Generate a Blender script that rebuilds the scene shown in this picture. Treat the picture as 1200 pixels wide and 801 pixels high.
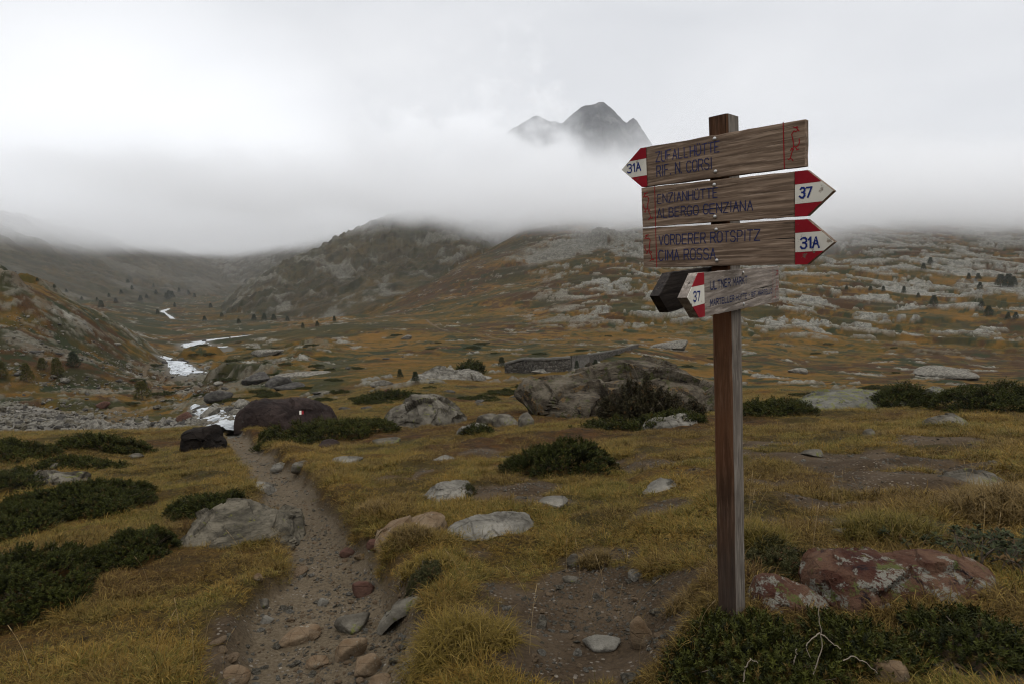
import bpy, bmesh, math, random
import numpy as np
from mathutils import Vector, Matrix

for o in list(bpy.data.objects):
    bpy.data.objects.remove(o)
SC = bpy.context.scene
COL = SC.collection
R = math.radians

# ------------------------------------------------------------------ camera
EYE = np.array((0.0, 0.0, 1.65))
FPX = 700.0                      # focal length in pixels of the 1200 px wide photograph (21 mm)
PITCH = R(7.6)
ROLL = R(2.0)
cam_d = bpy.data.cameras.new('camera')
cam_d.sensor_width = 36.0
cam_d.lens = 36.0 * FPX / 1200.0
cam_d.clip_start = 0.05
cam_d.clip_end = 20000.0
cam = bpy.data.objects.new('camera', cam_d)
COL.objects.link(cam)
fwd = np.array((0, math.cos(PITCH), -math.sin(PITCH)))
up0 = np.array((0, math.sin(PITCH), math.cos(PITCH)))
rt0 = np.array((1.0, 0, 0))
# horizon climbs to the right in the picture
RT = rt0 * math.cos(ROLL) - up0 * math.sin(ROLL)
UP = up0 * math.cos(ROLL) + rt0 * math.sin(ROLL)
cam.matrix_world = Matrix(((RT[0], UP[0], -fwd[0], EYE[0]), (RT[1], UP[1], -fwd[1], EYE[1]),
                           (RT[2], UP[2], -fwd[2], EYE[2]), (0, 0, 0, 1)))
SC.camera = cam

# ------------------------------------------------------------------ sky, sun, exposure
SUN_EL, SUN_AZ = R(58), R(115)
world = bpy.data.worlds.new('World')
SC.world = world
world.use_nodes = True
wt = world.node_tree
wt.nodes.clear()
def wn(t, **k):
    n = wt.nodes.new(t)
    for a, b in k.items():
        setattr(n, a, b)
    return n
sky = wn('ShaderNodeTexSky', sky_type='NISHITA', sun_disc=False, sun_elevation=SUN_EL, sun_rotation=SUN_AZ, altitude=2200)
bg1 = wn('ShaderNodeBackground'); bg1.inputs[1].default_value = 0.1
wt.links.new(sky.outputs[0], bg1.inputs[0])
tc = wn('ShaderNodeTexCoord')
mp = wn('ShaderNodeMapping'); mp.inputs['Scale'].default_value = (1.0, 1.0, 2.6)
wt.links.new(tc.outputs['Generated'], mp.inputs[0])
nz = wn('ShaderNodeTexNoise'); nz.inputs['Scale'].default_value = 1.7; nz.inputs['Detail'].default_value = 5
nz.inputs['Roughness'].default_value = 0.48; nz.inputs['Distortion'].default_value = 0.3
wt.links.new(mp.outputs[0], nz.inputs['Vector'])
cr = wn('ShaderNodeValToRGB')
cr.color_ramp.elements[0].position = 0.28; cr.color_ramp.elements[0].color = (0.53, 0.545, 0.575, 1)
cr.color_ramp.elements[1].position = 0.72; cr.color_ramp.elements[1].color = (0.75, 0.755, 0.77, 1)
wt.links.new(nz.outputs[0], cr.inputs[0])
# thin, bright part of the cloud deck above the valley head
dt = wn('ShaderNodeVectorMath', operation='DOT_PRODUCT')
g = np.array((-0.50, 0.86, 0.075)); g /= np.linalg.norm(g)
dt.inputs[1].default_value = tuple(g)
wt.links.new(tc.outputs['Generated'], dt.inputs[0])
mr = wn('ShaderNodeMapRange', interpolation_type='SMOOTHERSTEP')
mr.inputs['From Min'].default_value = 0.92; mr.inputs['From Max'].default_value = 1.0
mr.inputs['To Min'].default_value = 0.0; mr.inputs['To Max'].default_value = 0.30
wt.links.new(dt.outputs['Value'], mr.inputs['Value'])
ad = wn('ShaderNodeMix', data_type='RGBA', blend_type='ADD'); ad.inputs[0].default_value = 1.0
wt.links.new(cr.outputs[0], ad.inputs[6]); wt.links.new(mr.outputs[0], ad.inputs[7])
# an overcast sky is brightest overhead
sx_ = wn('ShaderNodeSeparateXYZ'); wt.links.new(tc.outputs['Generated'], sx_.inputs[0])
zr = wn('ShaderNodeMapRange', interpolation_type='SMOOTHSTEP')
for i_, q_ in zip((1, 2, 3, 4), (0.42, 0.92, 1.0, 2.8)): zr.inputs[i_].default_value = q_
wt.links.new(sx_.outputs[2], zr.inputs[0])
bg2 = wn('ShaderNodeBackground'); wt.links.new(zr.outputs[0], bg2.inputs[1])
wt.links.new(ad.outputs[2], bg2.inputs[0])
mx = wn('ShaderNodeMixShader'); mx.inputs[0].default_value = 0.94
wt.links.new(bg1.outputs[0], mx.inputs[1]); wt.links.new(bg2.outputs[0], mx.inputs[2])
wo = wn('ShaderNodeOutputWorld')
wt.links.new(mx.outputs[0], wo.inputs['Surface'])

sun_d = bpy.data.lights.new('sun', 'SUN')
sun_d.energy = 0.5
sun_d.angle = R(40)
sun_d.color = (1.0, 0.96, 0.9)
sun = bpy.data.objects.new('sun', sun_d)
COL.objects.link(sun)
sd = Vector((math.sin(SUN_AZ) * math.cos(SUN_EL), math.cos(SUN_AZ) * math.cos(SUN_EL), math.sin(SUN_EL)))
sun.rotation_euler = sd.to_track_quat('Z', 'Y').to_euler()

vs = SC.view_settings
SC.display_settings.display_device = 'sRGB'
vs.view_transform = 'Standard'; vs.look = 'None'; vs.exposure = 0.25; vs.gamma = 1.0
vs.use_curve_mapping = False
cy = SC.cycles
cy.max_bounces = 24; cy.diffuse_bounces = 3; cy.glossy_bounces = 2; cy.transmission_bounces = 2
cy.volume_bounces = 20; cy.transparent_max_bounces = 8
cy.volume_step_rate = 1.0; cy.volume_max_steps = 256
cy.use_denoising = True
cy.use_adaptive_sampling = False
cy.filter_width = 1.15
cy.caustics_reflective = False; cy.caustics_refractive = False

# ------------------------------------------------------------------ small helpers
def ray(u, v):
    d = RT * ((u - 600.0) / FPX) + UP * ((400.5 - v) / FPX) + fwd
    return d
def P(u, v, d):
    """the place seen at pixel u, v of the photograph, d metres deep"""
    return EYE + ray(u, v) * d

def _h(ix, iy, iz, seed):
    with np.errstate(over='ignore'):
        h = (ix.astype(np.uint32) * np.uint32(374761393) + iy.astype(np.uint32) * np.uint32(668265263)
             + iz.astype(np.uint32) * np.uint32(2147483647) + np.uint32(seed * 974711 % 4294967291))
        h = (h ^ (h >> np.uint32(13))) * np.uint32(1274126177)
        h = (h ^ (h >> np.uint32(16))) * np.uint32(2246822519)
        h = h ^ (h >> np.uint32(15))
    return (h & np.uint32(0xffffff)).astype(np.float32) / np.float32(0xffffff) * 2 - 1
def vn2(x, y, seed=0):
    x = np.asarray(x, np.float64); y = np.asarray(y, np.float64)
    fx = np.floor(x); fy = np.floor(y)
    ix = fx.astype(np.int64); iy = fy.astype(np.int64); z = np.zeros_like(ix)
    tx = (x - fx).astype(np.float32); ty = (y - fy).astype(np.float32)
    tx = tx * tx * tx * (tx * (tx * 6 - 15) + 10); ty = ty * ty * ty * (ty * (ty * 6 - 15) + 10)
    a = _h(ix, iy, z, seed); b = _h(ix + 1, iy, z, seed); c = _h(ix, iy + 1, z, seed); d = _h(ix + 1, iy + 1, z, seed)
    return (a + (b - a) * tx) * (1 - ty) + (c + (d - c) * tx) * ty
def fbm2(x, y, octv=4, seed=0, gain=0.5, lac=2.03):
    s = 0; a = 1.0; t = 0
    ca, sa = 0.8, 0.6
    for k in range(octv):
        s = s + a * vn2(x, y, seed + k); t += a
        a *= gain
        x, y = (x * ca - y * sa) * lac + 5.3, (x * sa + y * ca) * lac - 3.7
    return s / t
def vn3(p, seed=0):
    f = np.floor(p); i = f.astype(np.int64); t = (p - f).astype(np.float32)
    t = t * t * t * (t * (t * 6 - 15) + 10)
    s = 0
    for dx in (0, 1):
        wx = t[:, 0] if dx else 1 - t[:, 0]
        for dy in (0, 1):
            wy = t[:, 1] if dy else 1 - t[:, 1]
            for dz in (0, 1):
                wz = t[:, 2] if dz else 1 - t[:, 2]
                s = s + wx * wy * wz * _h(i[:, 0] + dx, i[:, 1] + dy, i[:, 2] + dz, seed)
    return s
def fbm3(p, octv=4, seed=0, gain=0.5):
    s = 0; a = 1.0; t = 0
    for k in range(octv):
        s = s + a * vn3(p * 2.03 ** k + 7.7 * k, seed + k); t += a; a *= gain
    return s / t
def sst(a, b, x):
    t = np.clip((x - a) / (b - a), 0, 1)
    return t * t * (3 - 2 * t)

def mesh_obj(name, V, F, mats, parent=None, smooth=True, loc=None, midx=None, attrs=None):
    """V (n,3), F (m,3) or (m,4) -> ONE mesh object; V is in world metres when loc is given"""
    V = np.asarray(V, np.float32); F = np.asarray(F, np.int32)
    if loc is not None:
        V = V - np.asarray(loc, np.float32)
    me = bpy.data.meshes.new(name)
    k = F.shape[1]
    me.vertices.add(len(V)); me.vertices.foreach_set('co', V.ravel())
    me.loops.add(F.size); me.loops.foreach_set('vertex_index', F.ravel())
    me.polygons.add(len(F)); me.polygons.foreach_set('loop_start', np.arange(0, F.size, k, dtype=np.int32))
    me.polygons.foreach_set('use_smooth', np.full(len(F), smooth, dtype=bool))
    if midx is not None:
        me.polygons.foreach_set('material_index', np.asarray(midx, np.int32))
    for m in (mats if isinstance(mats, (list, tuple)) else [mats]):
        me.materials.append(m)
    for an, av in (attrs or {}).items():
        at = me.attributes.new(an, 'FLOAT_COLOR', 'POINT')
        at.data.foreach_set('color', np.asarray(av, np.float32).ravel())
    me.update(calc_edges=True); me.validate()
    o = bpy.data.objects.new(name, me)
    COL.objects.link(o)
    if loc is not None:
        o.location = loc
    if parent is not None:
        o.parent = parent
    return o
def tag(o, label=None, cat=None, group=None, kind=None):
    if label: o['label'] = label
    if cat: o['category'] = cat
    if group: o['group'] = group
    if kind: o['kind'] = kind
    return o
def thing(name, loc, label, cat, group=None):
    o = bpy.data.objects.new(name, None)
    o.empty_display_size = 0.1
    COL.objects.link(o); o.location = tuple(float(c) for c in loc)
    return tag(o, label, cat, group)
def dup(root, loc, rotz, scale, label=None, group=None):
    r = root.copy(); COL.objects.link(r)
    r.location = tuple(float(c) for c in loc); r.rotation_euler = (0, 0, rotz)
    r.scale = (scale, scale, scale) if np.isscalar(scale) else scale
    if label: r['label'] = label
    if group: r['group'] = group
    for ch in list(root.children):
        c = ch.copy(); COL.objects.link(c); c.parent = r
        for gch in ch.children:
            d = gch.copy(); COL.objects.link(d); d.parent = c
    return r

# ------------------------------------------------------------------ material helper
class MT:
    def __init__(self, name):
        self.m = bpy.data.materials.new(name); self.m.use_nodes = True
        self.t = self.m.node_tree; self.t.nodes.clear()
        self.out = self.t.nodes.new('ShaderNodeOutputMaterial')
        self.b = self.t.nodes.new('ShaderNodeBsdfPrincipled')
        self.b.inputs['Roughness'].default_value = 0.9
        self.b.inputs['Specular IOR Level'].default_value = 0.06
        self.t.links.new(self.b.outputs[0], self.out.inputs[0])
        self._oc = None
    def n(self, ty, **k):
        x = self.t.nodes.new(ty)
        for a, b in k.items():
            setattr(x, a, b)
        return x
    def l(self, a, b):
        self.t.links.new(a, b)
    def put(self, sock, v):
        if isinstance(v, bpy.types.NodeSocket):
            self.l(v, sock)
        elif isinstance(v, (tuple, list)) and len(v) == 3 and sock.type == 'RGBA':
            sock.default_value = (*v, 1)
        else:
            sock.default_value = v
    def oc(self):
        if self._oc is None:
            self._oc = self.n('ShaderNodeTexCoord').outputs['Object']
        return self._oc
    def mapv(self, scale=(1, 1, 1), rot=(0, 0, 0), vec=None):
        x = self.n('ShaderNodeMapping')
        self.put(x.inputs['Vector'], vec or self.oc())
        x.inputs['Scale'].default_value = scale; x.inputs['Rotation'].default_value = rot
        return x.outputs[0]
    def noise(self, scale, detail=4, rough=0.55, vec=None, dist=0.0):
        x = self.n('ShaderNodeTexNoise')
        x.inputs['Scale'].default_value = scale; x.inputs['Detail'].default_value = detail
        x.inputs['Roughness'].default_value = rough; x.inputs['Distortion'].default_value = dist
        self.put(x.inputs['Vector'], vec or self.oc())
        return x.outputs[0]
    def voro(self, scale, vec=None, feature='F1', out=0):
        x = self.n('ShaderNodeTexVoronoi', feature=feature)
        x.inputs['Scale'].default_value = scale
        self.put(x.inputs['Vector'], vec or self.oc())
        return x.outputs[out]
    def rng(self, v, a, b, c=0.0, d=1.0):
        x = self.n('ShaderNodeMapRange', interpolation_type='SMOOTHSTEP')
        self.put(x.inputs['Value'], v)
        for i, q in zip(('From Min', 'From Max', 'To Min', 'To Max'), (a, b, c, d)):
            x.inputs[i].default_value = q
        return x.outputs[0]
    def mix(self, f, a, b, mode='MIX'):
        x = self.n('ShaderNodeMix', data_type='RGBA', blend_type=mode)
        self.put(x.inputs[0], f); self.put(x.inputs[6], a); self.put(x.inputs[7], b)
        return x.outputs[2]
    def math(self, op, a, b=0.0, clamp=False):
        x = self.n('ShaderNodeMath', operation=op, use_clamp=clamp)
        self.put(x.inputs[0], a); self.put(x.inputs[1], b)
        return x.outputs[0]
    def attr(self, name, ty='GEOMETRY'):
        x = self.n('ShaderNodeAttribute', attribute_name=name, attribute_type=ty)
        return x
    def col(self, c):
        self.put(self.b.inputs['Base Color'], c)
    def bump(self, h, strength=0.5, dist=0.02, nrm=None):
        x = self.n('ShaderNodeBump')
        x.inputs['Strength'].default_value = strength; x.inputs['Distance'].default_value = dist
        self.put(x.inputs['Height'], h)
        if nrm is not None: self.l(nrm, x.inputs['Normal'])
        self.l(x.outputs[0], self.b.inputs['Normal'])
        return x.outputs[0]

# ------------------------------------------------------------------ the lie of the land
# Each column: the ground met along one line of sight, as (pixel row, depth in metres), near to far.
DS = 0.875
BASE_COLS = {
 -220: [(801,3.1),(740,3.9),(660,5.4),(600,7.1),(560,9.5),(530,14),(512,20),(507,36),(470,58),(430,85),(380,108),(290,140),(250,160),(270,190),(300,260),(330,400),(345,900)],
 0: [(801,2.9),(740,3.7),(660,5.2),(600,7),(560,9.3),(530,14),(512,20),(506,38),(482,62),(470,85),(400,112),(314,145),(322,170),(340,230),(350,400),(352,900)],
 75: [(801,2.8),(740,3.5),(660,5.0),(600,6.9),(560,9.3),(530,14),(511,21),(506,39),(494,60),(472,90),(420,120),(347,152),(362,175),(366,250),(362,400),(352,900)],
 150: [(801,2.75),(740,3.4),(660,4.8),(600,6.8),(560,9.4),(530,15),(514,21),(508,25),(507,42),(499,62),(470,95),(440,125),(410,152),(379,182),(398,210),(392,300),(372,500),(352,900),(340,2000)],
 190: [(801,2.7),(700,4),(640,5.3),(600,6.9),(560,9.7),(530,15.2),(515,21),(506,26),(500,58),(480,84),(455,120),(430,165),(416,215),(400,320),(380,500),(360,850),(345,1500),(335,2500)],
 260: [(801,2.7),(740,3.3),(660,4.6),(600,6.5),(560,9),(530,14),(510,20),(500,24),(496,44),(478,60),(460,85),(440,125),(420,180),(405,250),(395,330),(380,500),(362,850),(345,1500),(332,2500)],
 330: [(801,2.7),(740,3.3),(660,4.5),(600,6.2),(560,8.6),(530,13),(510,20),(500,25),(490,31),(480,50),(460,80),(440,115),(420,165),(405,230),(393,320),(378,500),(365,750),(356,1000),(345,1600)],
 420: [(801,2.7),(740,3.2),(660,4.4),(600,5.9),(560,8),(530,11.5),(510,16.5),(495,23),(485,30),(470,45),(455,70),(440,100),(425,140),(410,190),(393,260),(380,350),(371,430),(376,520),(378,800)],
 500: [(801,2.6),(740,3.15),(660,4.2),(600,5.6),(560,7.5),(530,10.5),(510,14.5),(495,20),(480,28),(465,40),(448,58),(444,75),(440,100),(425,140),(408,190),(390,260),(380,320),(365,420),(350,520),(332,620),(337,720),(345,1000)],
 560: [(801,2.55),(740,3.1),(660,4.15),(600,5.4),(560,7.2),(530,10),(510,13.7),(495,18.5),(484,24),(473,34),(460,50),(448,75),(437,105),(425,135),(409,180),(396,230),(388,270),(376,330),(356,430),(325,560),(303,660),(300,760),(310,1000)],
 620: [(801,2.5),(740,3.0),(660,4.05),(600,5.25),(560,6.95),(530,9.5),(510,12.8),(495,17.3),(485,21.5),(475,30),(460,48),(445,75),(435,105),(425,130),(412,168),(400,212),(388,270),(375,330),(350,430),(318,560),(288,700),(262,850),(240,980),(270,1300)],
 730: [(801,2.4),(740,2.9),(660,3.8),(600,5),(560,6.7),(530,9),(510,12),(497,15.5),(488,19),(478,25),(468,40),(455,60),(440,90),(425,125),(412,165),(402,210),(390,270),(370,340),(340,430),(310,530),(285,640),(260,800),(232,960),(262,1300)],
 850: [(801,2.05),(722,2.38),(660,3.0),(600,4.2),(560,5.6),(530,7.6),(510,10),(497,12.8),(485,17),(476,23),(467,40),(455,70),(445,110),(430,160),(415,210),(395,270),(370,340),(340,430),(310,520),(285,620),(260,770),(230,940),(262,1300)],
 1000: [(801,2.0),(720,2.4),(660,2.95),(600,4),(560,5.3),(530,7.2),(510,9.3),(495,12),(482,16),(473,22),(465,40),(455,75),(445,120),(432,175),(420,225),(400,280),(370,350),(340,430),(310,510),(285,600),(260,740),(226,900),(255,1250)],
 1200: [(801,1.9),(720,2.3),(660,2.8),(600,3.7),(560,4.9),(530,6.6),(510,8.5),(495,11),(480,15),(470,20),(464,40),(456,75),(446,120),(435,170),(420,220),(395,280),(365,350),(335,430),(305,510),(280,600),(255,740),(218,900),(250,1250)],
 1420: [(801,1.9),(720,2.3),(660,2.8),(600,3.7),(560,4.9),(530,6.6),(510,8.5),(495,11),(480,15),(468,20),(462,40),(454,75),(443,120),(430,170),(413,220),(388,280),(357,350),(325,430),(295,510),(270,600),(245,740),(208,900),(240,1250)],
}
SPUR_COLS = {
 215: [(420,600),(400,800),(400,1100)],
 262: [(375,680),(360,800),(356,930),(362,1100),(370,1500)],
 310: [(368,650),(340,830),(322,950),(335,1150),(345,1500)],
 355: [(364,620),(332,800),(304,950),(309,1200),(325,1500)],
 410: [(362,600),(322,800),(284,980),(281,1100),(300,1500)],
 470: [(358,580),(312,800),(264,1030),(250,1150),(280,1500)],
 560: [(350,560),(306,760),(255,980),(240,1120),(275,1500)],
 650: [(350,560),(306,760),(252,980),(232,1120),(268,1500)],
 760: [(350,560),(306,780),(260,980),(238,1150),(270,1500)],
 1400: [(340,560),(300,780),(268,1000),(240,1200),(270,1500)],
}
FARLEFT_COLS = {
 -220: [(350,350),(318,600),(275,900),(220,1200),(235,1700)],
 0: [(356,450),(332,700),(302,1000),(266,1350),(248,1600),(262,2000)],
 100: [(362,600),(342,900),(316,1250),(288,1600),(272,1850),(285,2300)],
 200: [(355,1000),(338,1400),(316,1900),(298,2250),(284,2500),(296,3000)],
 270: [(344,1500),(331,2000),(318,2600),(303,3050),(294,3350),(302,3800)],
 330: [(338,1800),(326,2400),(311,3000),(297,3500),(296,3800)],
 420: [(345,1800),(335,2400),(318,3000),(303,3500),(300,3900)],
 520: [(365,1800),(355,2400),(345,3000),(340,3500),(340,3900)],
}
RG = np.exp(np.linspace(math.log(0.8), math.log(3700), 1500))
AG = np.radians(np.arange(-62, 62.01, 0.1))
def pchip(x, y, xq):
    x = np.asarray(x, float); y = np.asarray(y, float)
    h = np.diff(x); d = np.diff(y) / h
    m = np.zeros_like(y)
    for i in range(1, len(x) - 1):
        if d[i - 1] * d[i] > 0:
            w1 = 2 * h[i] + h[i - 1]; w2 = h[i] + 2 * h[i - 1]
            m[i] = (w1 + w2) / (w1 / d[i - 1] + w2 / d[i])
    m[0] = d[0]; m[-1] = d[-1]
    xq = np.clip(xq, x[0], x[-1])
    i = np.clip(np.searchsorted(x, xq) - 1, 0, len(x) - 2)
    t = (xq - x[i]) / h[i]
    return ((1 + 2 * t) * (1 - t) ** 2 * y[i] + t * (1 - t) ** 2 * h[i] * m[i]
            + t * t * (3 - 2 * t) * y[i + 1] + t * t * (t - 1) * h[i] * m[i + 1])
def gauss_rows(a, s, axis):
    k = int(s * 3) + 1
    w = np.exp(-0.5 * (np.arange(-k, k + 1) / s) ** 2); w /= w.sum()
    p = [(0, 0), (0, 0)]; p[axis] = (k, k)
    b = np.pad(a, p, mode='edge')
    out = np.zeros_like(a)
    for i, ww in enumerate(w):
        out += ww * (b[i:i + a.shape[0], :] if axis == 0 else b[:, i:i + a.shape[1]])
    return out
def col_grid(cols, sm=12, hide=None):
    us = sorted(cols); AZ = []; Z = []
    for u in us:
        pts = np.array([P(u, v, d * DS) for v, d in cols[u]])
        r = np.hypot(pts[:, 0], pts[:, 1]); a = np.arctan2(pts[:, 0], pts[:, 1])
        o = np.argsort(r)
        lr = np.log(r[o])
        z = pchip(lr, pts[o, 2], np.log(RG))
        if hide is not None:
            z = np.where(RG < r.min(), pts[o[0], 2] - (r.min() - RG) * 0.35, z)
            z = np.where(RG > r.max(), pts[o[-1], 2] + (RG - r.max()) * 0.12, z)
        Z.append(z); AZ.append(np.interp(np.log(RG), lr, a[o]))
    Z = np.array(Z); AZ = np.array(AZ)
    G = np.array([np.interp(AG, AZ[:, i], Z[:, i]) for i in range(len(RG))])
    G = gauss_rows(G, sm, 1)
    return gauss_rows(G, 3, 0)
G_BASE = col_grid(BASE_COLS)
G_SPUR = col_grid(SPUR_COLS, 10, True)
G_FAR = col_grid(FARLEFT_COLS, 16, True)
_MEAN = {id(g): g[:, ::40].mean(1) for g in (G_BASE, G_SPUR, G_FAR)}
LR0, LRS = math.log(RG[0]), (math.log(RG[-1]) - math.log(RG[0])) / (len(RG) - 1)
def samp(Gd, r, a):
    i = np.clip((np.log(np.maximum(r, RG[0])) - LR0) / LRS, 0, len(RG) - 1.001)
    j = np.clip((a - AG[0]) / (AG[1] - AG[0]), 0, len(AG) - 1.001)
    i0 = i.astype(int); j0 = j.astype(int); ti = i - i0; tj = j - j0
    z = ((Gd[i0, j0] * (1 - tj) + Gd[i0, j0 + 1] * tj) * (1 - ti) + (Gd[i0 + 1, j0] * (1 - tj) + Gd[i0 + 1, j0 + 1] * tj) * ti)
    w = sst(R(64), R(130), np.abs(a))
    return z * (1 - w) + _MEAN[id(Gd)][i0] * w

def base_z(x, y):
    r = np.hypot(x, y); a = np.arctan2(x, y)
    return samp(G_BASE, r, a)
TT = np.exp(np.linspace(math.log(1.3), math.log(4500), 2600))
def hit_with(fz, u, v):
    d = ray(u, v)
    for k in range(2):
        ts = TT if k == 0 else np.linspace(TT[max(i - 1, 0)], TT[i], 60)
        p = EYE[None] + d[None] * ts[:, None]
        f = p[:, 2] - fz(p[:, 0], p[:, 1])
        b = np.nonzero(f < 0)[0]
        i = int(b[0]) if len(b) else len(ts) - 1
    j = max(i - 1, 0)
    t = ts[j] if i == 0 else ts[j] + (ts[i] - ts[j]) * f[j] / (f[j] - f[i] + 1e-9)
    return EYE + d * t
def bhit(u, v):
    return hit_with(base_z, u, v)
def poly_dist(x, y, pts):
    """distance to a polyline and the value (width, height ...) carried along it"""
    best = np.full(x.shape, 1e9); val = np.zeros(x.shape)
    lo = pts[:, :2].min(0) - 30; hi = pts[:, :2].max(0) + 30
    m = (x > lo[0]) & (x < hi[0]) & (y > lo[1]) & (y < hi[1])
    xm, ym = x[m], y[m]; bm = np.full(xm.shape, 1e9); vm = np.zeros(xm.shape)
    for a, b in zip(pts[:-1], pts[1:]):
        dx, dy = b[0] - a[0], b[1] - a[1]
        t = np.clip(((xm - a[0]) * dx + (ym - a[1]) * dy) / (dx * dx + dy * dy + 1e-9), 0, 1)
        d = np.hypot(xm - a[0] - t * dx, ym - a[1] - t * dy)
        k = d < bm
        bm = np.where(k, d, bm); vm = np.where(k, a[2] + (b[2] - a[2]) * t, vm)
    best[m] = bm; val[m] = vm
    return best, val
def px_line(rows):
    """(u, v, width in photo pixels) -> world polyline with half widths"""
    out = []
    for u, v, w in rows:
        p = bhit(u, v); d = float(np.dot(p - EYE, fwd))
        out.append((p[0], p[1], 0.5 * w * d / FPX))
    return np.array(out)
PATH = px_line([(345,1000,330),(350,860,300),(362,801,250),(372,760,215),(378,720,190),(378,690,175),(385,655,110),(378,630,88),(362,605,72),(345,585,70),
                (330,565,62),(312,548,50),(298,533,42),(285,520,34),(276,511,24),(270,505,18)])
TRACKS = [px_line([(200,432,5),(187,437,5),(172,441,5),(163,437,4),(168,431,4),(172,425,4),(178,418,3)]),
          px_line([(190,466,7),(185,461,6),(180,455,4)]),
          px_line([(497,372,3),(510,381,3),(522,385,3),(560,391,3),(600,397,4),(640,402,4),(690,407,4),(745,405,5),(790,403,5)])]
STREAMS = [px_line([(268,508,26),(262,498,36),(258,491,40),(248,486,34),(238,481,24),(228,478,8)]),
           px_line([(228,438,30),(216,433,26),(209,427,22),(203,421,18),(190,420,14)]),
           px_line([(262,412,16),(240,410,20),(230,406,26),(226,403,24),(245,400,26),(270,398,26),(300,394,24)]),
           px_line([(203,374,5),(196,369,4),(190,365,5),(198,362,3)])]
SOIL = [(430,730,70,50,.8),(640,770,130,45,1.0),(700,700,75,45,.95),(600,700,60,25,.5),(700,655,60,16,.7),(600,575,70,9,.8),(640,590,60,7,.6),(640,560,50,8,.5),
        (1010,540,80,10,.9),(1060,560,75,10,.9),(960,545,45,8,.6),(1150,590,60,10,.5),(970,615,60,9,.6),(770,600,50,10,.6),(590,545,30,5,.8),(560,530,30,4,.7),
        (800,700,40,30,.8),(700,620,60,9,.4),(560,660,30,10,.4),(200,760,25,10,.3),(1180,780,80,25,1.0),(620,530,40,5,.4),(720,540,50,6,.4),(900,565,40,7,.6),(1010,585,40,6,.5),
        (740,765,90,35,1.0),(785,690,45,28,.9),(640,725,55,25,.75),(900,520,60,5,.7),(1100,520,70,5,.7),(760,545,50,5,.6),(1160,548,50,5,.6),(960,590,50,7,.6),(1080,615,45,7,.6),(910,610,40,8,.6),(560,600,35,6,.6),(460,560,30,5,.5),(150,690,22,7,.5),(215,720,14,6,.35),(310,720,50,70,.75),(470,760,40,40,.7)]
SOIL_W = []
for u, v, ru, rv, s in SOIL:
    p = bhit(u, v); q = bhit(u, v - rv); d = float(np.dot(p - EYE, fwd))
    SOIL_W.append((p[0], p[1], ru * d / FPX, max(0.12, math.hypot(*(q - p)[:2])), s))

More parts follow.
